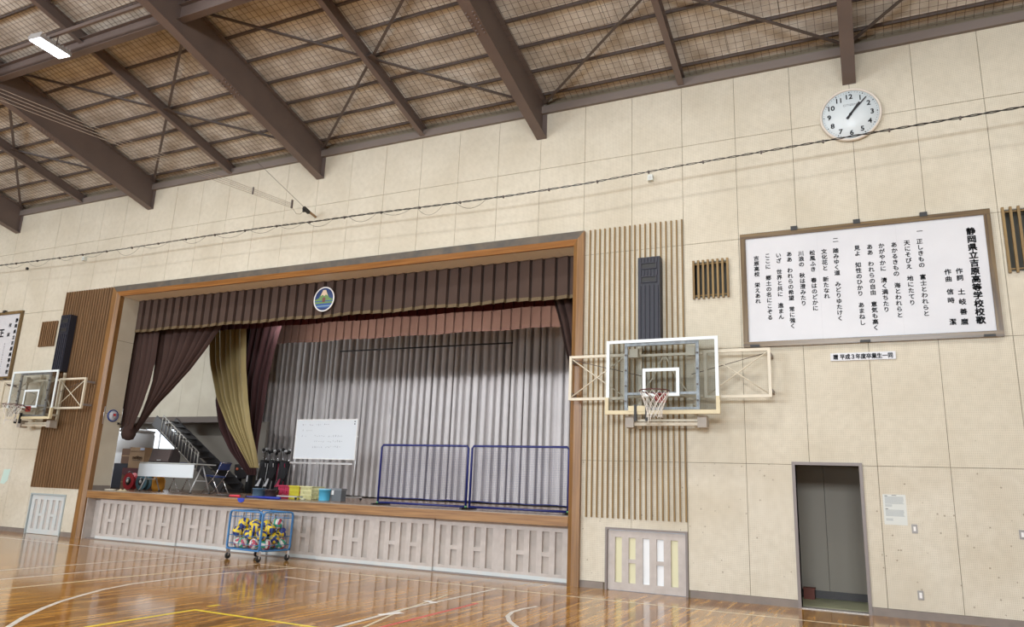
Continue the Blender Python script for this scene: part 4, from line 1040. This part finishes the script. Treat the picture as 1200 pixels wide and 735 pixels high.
# golf style ball bags
def golfbag(x, y, rz, label, trim, clubs=True):
    t = place('golf_bag', label, 'bag', x, y, SZ, rz); t.scale = (1.08, 1.08, 1.12); tilt = Matrix.Rotation(-.10, 4, 'X'); bk = mat('black_nylon', (.014, .014, .018), .6)
    def rr(r, z): return (r, z)
    MB().lathe([(.125, 0), (.14, .03), (.135, .12), (.125, .45), (.135, .70), (.15, .84), (.152, .88), (.13, .885)], 18, tilt).build('body', bk, t)
    for a, z, h, m in ((-1.9, .08, .26, bk), (-1.2, .42, .30, bk)):
        M = tilt @ Matrix.Rotation(a + PI / 2 + .2, 4, 'Z') @ Matrix.Translation((0, -.15, z)); MB().box(-.085, .085, -.035, .05, 0, h, M).build('pocket', m, t)
    M = tilt @ Matrix.Translation((0, -.195, .18)); MB().add([tuple(M @ Vector(p)) for p in ((-.085, 0, 0), (.05, 0, 0), (.09, 0, .22), (.04, 0, .20), (-.02, 0, .08), (-.085, .02, 0), (.05, .02, 0), (.09, .02, .22), (.04, .02, .20), (-.02, .02, .08))], [(0, 1, 4), (1, 2, 3, 4), (5, 9, 6), (6, 9, 8, 7), (0, 5, 6, 1), (1, 6, 7, 2), (2, 7, 8, 3), (3, 8, 9, 4), (4, 9, 5, 0)]).build('trim_patch', trim, t)
    for s in (-1, 1): MB().tube([tilt @ Vector((s * .12, -.10, .10)), tilt @ Vector((s * .145, -.10, .45)), tilt @ Vector((s * .11, -.14, .82))], .010, 5).build('piping', trim, t)
    MB().tube([tilt @ Vector((.13, -.05, .82)), tilt @ Vector((.22, -.10, .6)), tilt @ Vector((.14, -.10, .35))], .018, 6).build('shoulder_strap', bk, t)
    MB().lathe([(.155, .87), (.16, .89), (.155, .91), (.12, .91)], 18, tilt).build('collar', RUBBER, t)
    rnd = random.Random(int(x * 100))
    for k in range(6):
        a = k * 1.05; p = tilt @ Vector((.07 * math.cos(a), .07 * math.sin(a), .6)); q = tilt @ Vector((.11 * math.cos(a), .10 * math.sin(a), 1.04 + rnd.uniform(0, .17)))
        c = MB().tube([p, q], .006, 5).build('club', CHROME, t)
        MB().lathe([(.012, 0), (.045, .02), (.05, .055), (.03, .085), (.01, .09)], 10, Matrix.Translation(q) @ Matrix.Rotation(.6, 4, 'X')).build('club_head', ALU if k % 2 else RUBBER, c)
WT = mat('white_trim', (.8, .8, .82), .5); RT = mat('crimson_trim', (.45, .02, .08), .5)
golfbag(-7.46, 6.2, .1, 'leftmost black golf bag with white trim before the backdrop', WT)
golfbag(-7.06, 6.15, -.1, 'middle black golf bag with white trim before the backdrop', WT)
golfbag(-6.66, 6.2, 0, 'black golf bag with crimson piping, rightmost of the three', RT)
# black rack left of the bags
t = place('equipment_rack', 'black upright rack with two white marked posts beside the golf bags', 'rack', -8.0, 5.95)
for a_, b_ in ((-.22, -.20), (.26, .26)): MB().bar((a_, 0, 0), (b_, 0, .62), .14, .14).build('post', RUBBER, t)
MB().add([(x, y, z) for y in (-.1, .1) for x, z in ((-.30, .60), (.33, .60), (.36, .84), (.1, .90), (-.32, .86), (-.10, .42), (.12, .45))], [(0, 5, 6, 1, 2, 3, 4), (7, 11, 10, 9, 8, 13, 12), (0, 7, 12, 5), (1, 6, 13, 8), (1, 8, 9, 2), (2, 9, 10, 3), (3, 10, 11, 4), (4, 11, 7, 0)]).build('top_body', mat('black_moulding', (.018, .016, .018), .5), t)
for x in (-.22, .24): B(x - .022, x + .022, -.078, -.072, .34, .54).build('white_mark', WT, t)
for x in (-.18, .22): MB().lathe([(.045, 0), (.045, .03), (.01, .035)], 10, Matrix.Translation((x, -.1, .72)) @ Matrix.Rotation(PI / 2, 4, 'X')).build('orange_knob', mat('orange_red', (.55, .12, .05), .5), t)
MB().tube([(0, -.12, .74), (.38, -.16, .66)], .014, 6).tube([(-.30, 0, .60), (-.36, -.02, .36), (-.28, 0, .30)], .01, 5).build('handle', GALV, t)

# whiteboard on castors
t = place('whiteboard', 'white board on castors with faint handwriting on the stage', 'whiteboard', -1.68, 2.05)
B(-.86, .86, -.012, .012, .90, 1.77).build('panel', mat('whiteboard_face', (.72, .77, .82), .25), t)
mb = MB(); mb.box(-.88, .88, -.018, .018, .88, .90).box(-.88, .88, -.018, .018, 1.77, 1.79).box(-.88, -.86, -.018, .018, .9, 1.77).box(.86, .88, -.018, .018, .9, 1.77); mb.build('edge_frame', WHITE, t)
mb = MB(); mb.box(-.90, .88, -.085, -.02, .77, .79).box(-.90, .88, -.09, -.08, .77, .81); mb.build('pen_tray', ALU, t)
for k, x in enumerate((-.55, -.35, -.2, .1, .3, .62)): MB().tube([(x, -.05, .802), (x + .12, -.055, .802)], .012, 6).build('marker', RUBBER if k % 2 else NAVY, t)
for s in (-.86, .87):
    MB().tube([(s, .03, .06), (s, .03, 1.4)], .014, 7).build('upright', ALU, t)
    ft = MB().bar((s, -.32, .075), (s, .36, .075), .03, .03).build('foot', ALU, t)
    for y in (-.30, .34): MB().lathe([(.028, -.012), (.032, 0), (.028, .012)], 12, Matrix.Translation((s, y, .034)) @ Matrix.Rotation(PI / 2, 4, 'Y')).build('castor', RUBBER, ft)
for z, xx in ((1.40, -.89), (1.40, .89)): MB().tube([(xx - .02, 0, z), (xx + .02, 0, z)], .014, 6).build('pivot_knob', WHITE, t)
mb = MB(); rr = random.Random(9)
def scrib(x, z, n, s=.045):
    for k in range(n):
        cx = x + k * s * 1.15; pts = [(cx + rr.uniform(-.3, .3) * s, -.0135, z + rr.uniform(-.5, .5) * s) for _ in range(4)]
        if rr.random() < .2: pts = [(cx - s * .3, -.0135, z), (cx + s * .3, -.0135, z)]
        mb.tube(pts, .0032, 3)
scrib(-.68, 1.665, 2); scrib(-.48, 1.66, 3, .035); scrib(-.28, 1.665, 3); scrib(-.05, 1.67, 3)
scrib(-.68, 1.535, 1); scrib(-.55, 1.53, 4, .04); scrib(-.68, 1.41, 1); scrib(-.58, 1.40, 1)
for z, x in ((1.40, -.30), (1.28, -.30), (1.155, -.34)): scrib(x, z, 5, .055); scrib(x + .38, z, 3, .035); scrib(x + .53, z + .01, 5, .052)
mb.build('handwriting', INK, t)
for z in (1.735, 1.68): MB().lathe([(.014, 0), (.014, .008)], 8, Matrix.Translation((.80, -.012, z)) @ RYm).build('magnet', BLACK, t)

# net barriers on the stage lip
def barrier(x0, x1, label, feet):
    t = place('net_barrier', label, 'barrier', (x0 + x1) / 2, .34); w = (x1 - x0) / 2 * 1.04; h = 1.20
    mb = MB(); c = .05
    mb.tube([(-w + .016, 0, .03), (-w + .016, 0, h - c), (-w + c, 0, h), (w - c, 0, h), (w - .016, 0, h - c), (w - .016, 0, .03)], .022, 8).tube([(-w, 0, .05), (w, 0, .05)], .022, 8); mb.build('frame', NAVY, t)
    mb = MB(); mb.tube([(-w + .03, 0, .165 + .012 * math.sin(i)) if False else (-w + .03 + (2 * w - .06) * i / 10, 0, .15 + .008 * math.sin(i * 1.7)) for i in range(11)], .009, 5); mb.build('lower_cord', NAVY, t)
    mb = MB(); x = -w + .04
    while x < w - .03: mb.bar((x, 0, .15), (x, 0, h - .02), .0022, .0022); x += .032
    z = .17
    while z < h - .02: mb.bar((-w + .02, 0, z), (w - .02, 0, z), .0022, .0022); z += .032
    o = mb.build('netting', NAVYN, t); o['kind'] = 'stuff'
    for s in feet:
        f = MB().bar((s * (w - .016), -.20, .018), (s * (w - .016), .42, .018), .05, .03).build('foot', RUBBER, t)
        MB().lathe([(.027, 0), (.027, .03), (.024, .035)], 8, Matrix.Translation((s * (w - .016), 0, .03))).build('foot_socket', mat('green_socket', (.1, .35, .12), .5), f)
barrier(1.14, 3.135, 'left navy framed net barrier standing on the stage edge', (-1, 1))
barrier(3.18, 5.15, 'right navy framed net barrier by the stage post', (1,))
MB_ = None

# baskets and buckets on the stage edge
def basket(x, y, w, d, h, m, label, rz=0):
    t = place('plastic_basket', label, 'basket', x, y, SZ, rz); nb = 5
    mb = MB(); mb.box(-w * .9, w * .9, -d * .9, d * .9, 0, .012)
    for z, hh in ((h * .0, .03), (h * .33, .018), (h * .62, .018), (h - .03, .03)):
        f = .9 + .1 * z / h; W, D = w * f, d * f
        mb.box(-W, W, -D, -D + .008, z, z + hh).box(-W, W, D - .008, D, z, z + hh).box(-W, -W + .008, -D + .008, D - .008, z, z + hh).box(W - .008, W, -D + .008, D - .008, z, z + hh)
    for i in range(nb * 2 + 1):
        x_ = -w * .92 + 1.84 * w * i / (nb * 2); mb.box(x_ - .008, x_ + .008, -d * .95, -d * .95 + .008, 0, h - .01).box(x_ - .008, x_ + .008, d * .95 - .008, d * .95, 0, h - .01)
    for i in range(6):
        y_ = -d * .9 + 1.8 * d * i / 5; mb.box(-w * .95, -w * .95 + .008, y_ - .008, y_ + .008, 0, h - .01).box(w * .95 - .008, w * .95, y_ - .008, y_ + .008, 0, h - .01)
    mb.build('lattice', m, t)
    mb = MB(); mb.box(-w - .012, w + .012, -d - .012, -d, h - .02, h).box(-w - .012, w + .012, d, d + .012, h - .02, h).box(-w - .012, -w, -d, d, h - .02, h).box(w, w + .012, -d, d, h - .02, h); mb.build('rim', m, t)
    return t
basket(-2.13, 1.55, .16, .22, .27, mat('crimson_plastic', (.50, .03, .09), .4), 'crimson plastic basket in the row on the stage')
basket(-1.76, 1.45, .13, .20, .27, mat('yellow_plastic', (.62, .55, .04), .4), 'yellow plastic basket beside the crimson one')
basket(-1.42, 1.45, .15, .20, .27, mat('pale_yellow_plastic', (.68, .66, .36), .4), 'pale yellow basket left of the blue bucket')
def bucket(x, y, r, h, m, label, lid=None, rr=.92):
    t = place('bucket', label, 'bucket', x, y); MB().lathe([(r * rr, 0), (r, h), (r * 1.04, h), (r * 1.04, h - .02), (r * .97, h - .02), (r * .97, h * .9), (r * rr * .95, .02)], 22, caps=False).lathe([(r * rr, .0), (r * rr, .012)], 22).build('shell', m, t)
    MB().tube([(r * math.cos(a), -r * 1.02 * math.sin(a) * .3 - r * .9 * math.sin(a) * .4, h - .03 - .06 * math.sin(a)) for a in [PI * k / 8 for k in range(9)]], .004, 5).build('bail', CHROME, t)
    if lid: MB().lathe([(r * 1.05, h), (r * 1.05, h + .015), (r * .9, h + .02)], 22).build('lid', lid, t)
bucket(-1.02, 1.40, .125, .22, mat('sky_blue_plastic', (.10, .48, .72), .4), 'sky blue bucket between the pale basket and grey box', mat('pale_blue_plastic', (.40, .66, .78), .4))
t = place('tool_box', 'grey plastic box with lid right of the blue bucket', 'box', -.75, 1.55); B(-.13, .12, -.08, .08, 0, .21).build('body', mat('grey_plastic', (.13, .145, .16), .5), t); B(-.14, .13, -.09, .09, .21, .25).build('lid', mat('grey_plastic_lid', (.20, .22, .24), .5), t); B(-.11, -.06, -.096, -.08, .12, .208).build('latch', WHITE, t)
bucket(-2.42, .72, .15, .20, mat('blue_grey_plastic', (.07, .13, .20), .45), 'blue grey bucket at the stage edge', mat('pale_rim', (.5, .5, .45), .5)) if False else None
bucket(-2.40, .85, .14, .19, mat('blue_grey_plastic', (.07, .13, .20), .45), 'blue grey bucket in front of the golf bags')
bucket(-2.08, .90, .14, .18, mat('brown_black_plastic', (.04, .025, .03), .45), 'dark brown bucket right of the blue grey one')
t = place('tape_roll', 'small pale tape roll on the stage before the blue bucket', 'tape', -1.05, .75); MB().lathe([(.05, 0), (.05, .04), (.03, .04), (.03, 0)], 16).build('roll', mat('pale_tape', (.55, .55, .4), .5), t)
t = place('small_castor_base', 'small wheeled base beside the tape roll', 'trolley', -1.62, .95); B(-.28, .30, -.10, .10, .05, .075).build('plate', ALU, t)
for x in (-.24, .26): MB().lathe([(.026, -.012), (.026, .012)], 12, Matrix.Translation((x, -.08, .027)) @ Matrix.Rotation(PI / 2, 4, 'Y')).build('castor', RUBBER, t)
t = place('red_bat', 'red and black bat lying on the stage edge', 'bat', -2.62, .22); RYh = Matrix.Translation((0, 0, .028)) @ Matrix.Rotation(PI / 2, 4, 'Y')
MB().lathe([(.012, -.42), (.014, -.10), (.024, .0)], 12, RYh).build('grip', RUBBER, t); MB().lathe([(.024, .0), (.027, .28), (.022, .31)], 12, RYh).build('barrel', mat('bat_red', (.70, .04, .07), .35), t)
t = place('blue_bat', 'long blue bat lying on the stage edge', 'bat', -1.75, .26)
MB().lathe([(.013, -.45), (.016, -.2), (.027, .1), (.028, .50), (.02, .53)], 12, RYh).build('barrel', mat('bat_blue', (.02, .04, .36), .35), t); MB().lathe([(.022, -.47), (.022, -.45)], 12, RYh).build('knob', RUBBER, t)
t = thing('blue_cloth', 'small blue cloth hanging over the stage edge above the ball cart', 'cloth', (-2.03, -.035, SZ + .002))
MB().grid(lambda u, v: ((u - .5) * (.24 - .08 * v), (.10 - .012 * math.sin(9 * u)) * (1 - min(v * 2, 1)) - .008 - .006 * math.sin(11 * u) * v, .008 if v < .5 else .008 - (v - .5) * 2 * .06 * (1 + math.sin(3 * u) * .5)), 10, 8).build('folds', mat('royal_blue_cloth', (.03, .06, .45), .8), t)

# ------------------------------------------------------------ ball cart with volleyballs
CX, CY, CR = -.85, -.63, -.12
t = thing('ball_cart', 'blue tubular wheeled cart full of volleyballs before the stage', 'cart', (CX, CY, 0), CR)
w, d, zb, zt = .47, .37, .20, .90
def side(pa, pb, n, name):
    """rounded tube frame with vertical bars between two floor corners"""
    a = Vector((*pa, 0)); b = Vector((*pb, 0)); u = (b - a).normalized(); c = .06
    P_ = lambda q, z: a + u * q + Vector((0, 0, z)); L = (b - a).length
    fr = MB().tube([P_(0, zb + c), P_(0, zt - c), P_(c * .3, zt - c * .3), P_(c, zt), P_(L - c, zt), P_(L - c * .3, zt - c * .3), P_(L, zt - c), P_(L, zb + c), P_(L - c * .3, zb + c * .3), P_(L - c, zb), P_(c, zb), P_(c * .3, zb + c * .3)], .014, 8, closed=True).build(name, BLUE, t)
    mb = MB()
    for k in range(1, n): mb.tube([P_(L * k / n, zb), P_(L * k / n, zt)], .0035, 5)
    for z in (.79, .45, .30): mb.tube([P_(0, z), P_(L, z)], .005, 5)
    mb.build('wire_bars', BLUE, fr)
i_ = .0
side((-w, -d), (w, -d), 8, 'front_side'); side((-w, d), (w, d), 8, 'rear_side'); side((-w - .0, -d + .02), (-w - .0, d - .02), 6, 'end_side'); side((w, -d + .02), (w, d - .02), 6, 'end_side')
mb = MB()
for k in range(9): mb.tube([(-w, -d + 2 * d * k / 8, zb), (w, -d + 2 * d * k / 8, zb)], .006, 5)
mb.tube([(-w, -d, zb), (w, -d, zb)], .014, 6).tube([(-w, d, zb), (w, d, zb)], .014, 6)
mb.build('bottom_rack', BLUE, t)
for sx in (-1, 1):
    for sy in (-1, 1):
        cs = MB().bar((sx * (w - .03), sy * (d - .03), .13), (sx * (w - .03), sy * (d - .03), .19), .06, .05).bar((sx * (w - .03) - .02, sy * (d - .03), .06), (sx * (w - .03) - .02, sy * (d - .03), .135), .004, .03).bar((sx * (w - .03) + .02, sy * (d - .03), .06), (sx * (w - .03) + .02, sy * (d - .03), .135), .004, .03).build('castor_fork', CHROME, t)
        MB().lathe([(.045, -.014), (.058, -.012), (.06, 0), (.058, .012), (.045, .014)], 18, Matrix.Translation((sx * (w - .03), sy * (d - .03), .061)) @ Matrix.Rotation(PI / 2, 4, 'Y')).build('wheel', RUBBER, cs)
MB().box(w + .01, w + .05, -.02, .02, .50, .53).build('latch', RUBBER, t)
BY = mat('ball_yellow', (.80, .60, .03), .5); BB = mat('ball_navy', (.025, .04, .22), .5); BG = mat('ball_green', (.05, .32, .20), .5); BR = mat('ball_crimson', (.45, .06, .10), .5); BW = mat('ball_white', (.72, .68, .64), .5)
def ball_mesh(mats, pat):
    mb = MB(); n = 9; R = .104
    faces = [((1, 0, 0), (0, 1, 0), (0, 0, 1)), ((-1, 0, 0), (0, 1, 0), (0, 0, 1)), ((0, 1, 0), (0, 0, 1), (1, 0, 0)), ((0, -1, 0), (0, 0, 1), (1, 0, 0)), ((0, 0, 1), (1, 0, 0), (0, 1, 0)), ((0, 0, -1), (1, 0, 0), (0, 1, 0))]
    for fi, (nn, uu, vv) in enumerate(faces):
        nn, uu, vv = Vector(nn), Vector(uu), Vector(vv); o = len(mb.v)
        for j in range(n + 1):
            for i in range(n + 1):
                a, b = math.tan((i / n - .5) * PI / 2), math.tan((j / n - .5) * PI / 2)
                p = (nn + uu * a + vv * b).normalized()
                g = 1 if i in (0, 3, 6, 9) or j in (0, 9) else 0
                mb.v.append(tuple(p * (R - .0022 * g)))
        for j in range(n):
            for i in range(n):
                q = o + j * (n + 1) + i; f = [q, q + 1, q + n + 2, q + n + 1]
                if (uu.cross(vv)).dot(nn) < 0: f = f[::-1]
                mb.f.append(f); mb.mi.append(pat[fi % len(pat)][i // 3]); mb.sm.append(True)
    me = bpy.data.meshes.new('volleyball'); me.from_pydata(mb.v, [], mb.f)
    for m in mats: me.materials.append(m)
    me.polygons.foreach_set('material_index', mb.mi); me.polygons.foreach_set('use_smooth', mb.sm); me.update(); return me
MY = ball_mesh([BY, BB], [(0, 1, 0), (1, 0, 1), (0, 1, 0), (1, 0, 0), (0, 1, 1), (0, 1, 0)])
MG = ball_mesh([BW, BG, BR], [(0, 1, 0), (2, 0, 1), (1, 0, 2), (0, 2, 0), (1, 0, 1), (0, 2, 1)])
R_ = Matrix.Rotation(CR, 4, 'Z'); rr = random.Random(21)
hx, hy, RB = w - .022 - .105, d - .022 - .105, .1045
pos = []
for k in range(36):
    lay = k // 12; pos.append([rr.uniform(-hx, hx), rr.uniform(-hy, hy), zb + .115 + .2 * lay, 'g' if lay == 0 or k == 26 else 'y'])
for it in range(500):
    for p in pos: p[2] -= .004 if it < 420 else .0004
    for q in range(4):
        for i in range(len(pos)):
            for j in range(i):
                A, C_ = pos[i], pos[j]; dv = Vector(A[:3]) - Vector(C_[:3]); L = dv.length
                if L < 2 * RB:
                    m_ = dv.normalized() * (2 * RB - L) * .5
                    for ax in range(3): A[ax] += m_[ax]; C_[ax] -= m_[ax]
        for p in pos:
            p[0] = min(max(p[0], -hx), hx); p[1] = min(max(p[1], -hy), hy); p[2] = max(p[2], zb + .112)
words_y = ['yellow and navy volleyball in the ball cart', 'white green and crimson volleyball in the ball cart']
ORD = ['leftmost', 'second from left', 'third from left', 'fourth from left', 'fifth from left', 'sixth from left', 'seventh from left', 'eighth from left', 'ninth from left', 'tenth from left', 'eleventh from left', 'twelfth from left', 'thirteenth from left']
lay = {0: [], 1: [], 2: []}
for p in pos: lay[0 if p[2] < zb + .17 else 1 if p[2] < zb + .34 else 2].append(p)
for L_, nm in ((0, 'bottom'), (1, 'middle'), (2, 'top')):
    for i, (x, y, z, k) in enumerate(sorted(lay[L_], key=lambda p: p[0] + .9 * p[1])):
        o = link('volleyball', MY if k == 'y' else MG, None, Matrix.Translation((CX, CY, 0)) @ R_ @ Vector((x, y, z)))
        o.rotation_euler = (rr.uniform(0, 6), rr.uniform(0, 6), rr.uniform(0, 6))
        tag(o, ('yellow and navy' if k == 'y' else 'white, green and crimson') + ' volleyball, %s in the %s layer of the cart' % (ORD[i], nm), 'ball', 'volleyballs heaped in the ball cart')
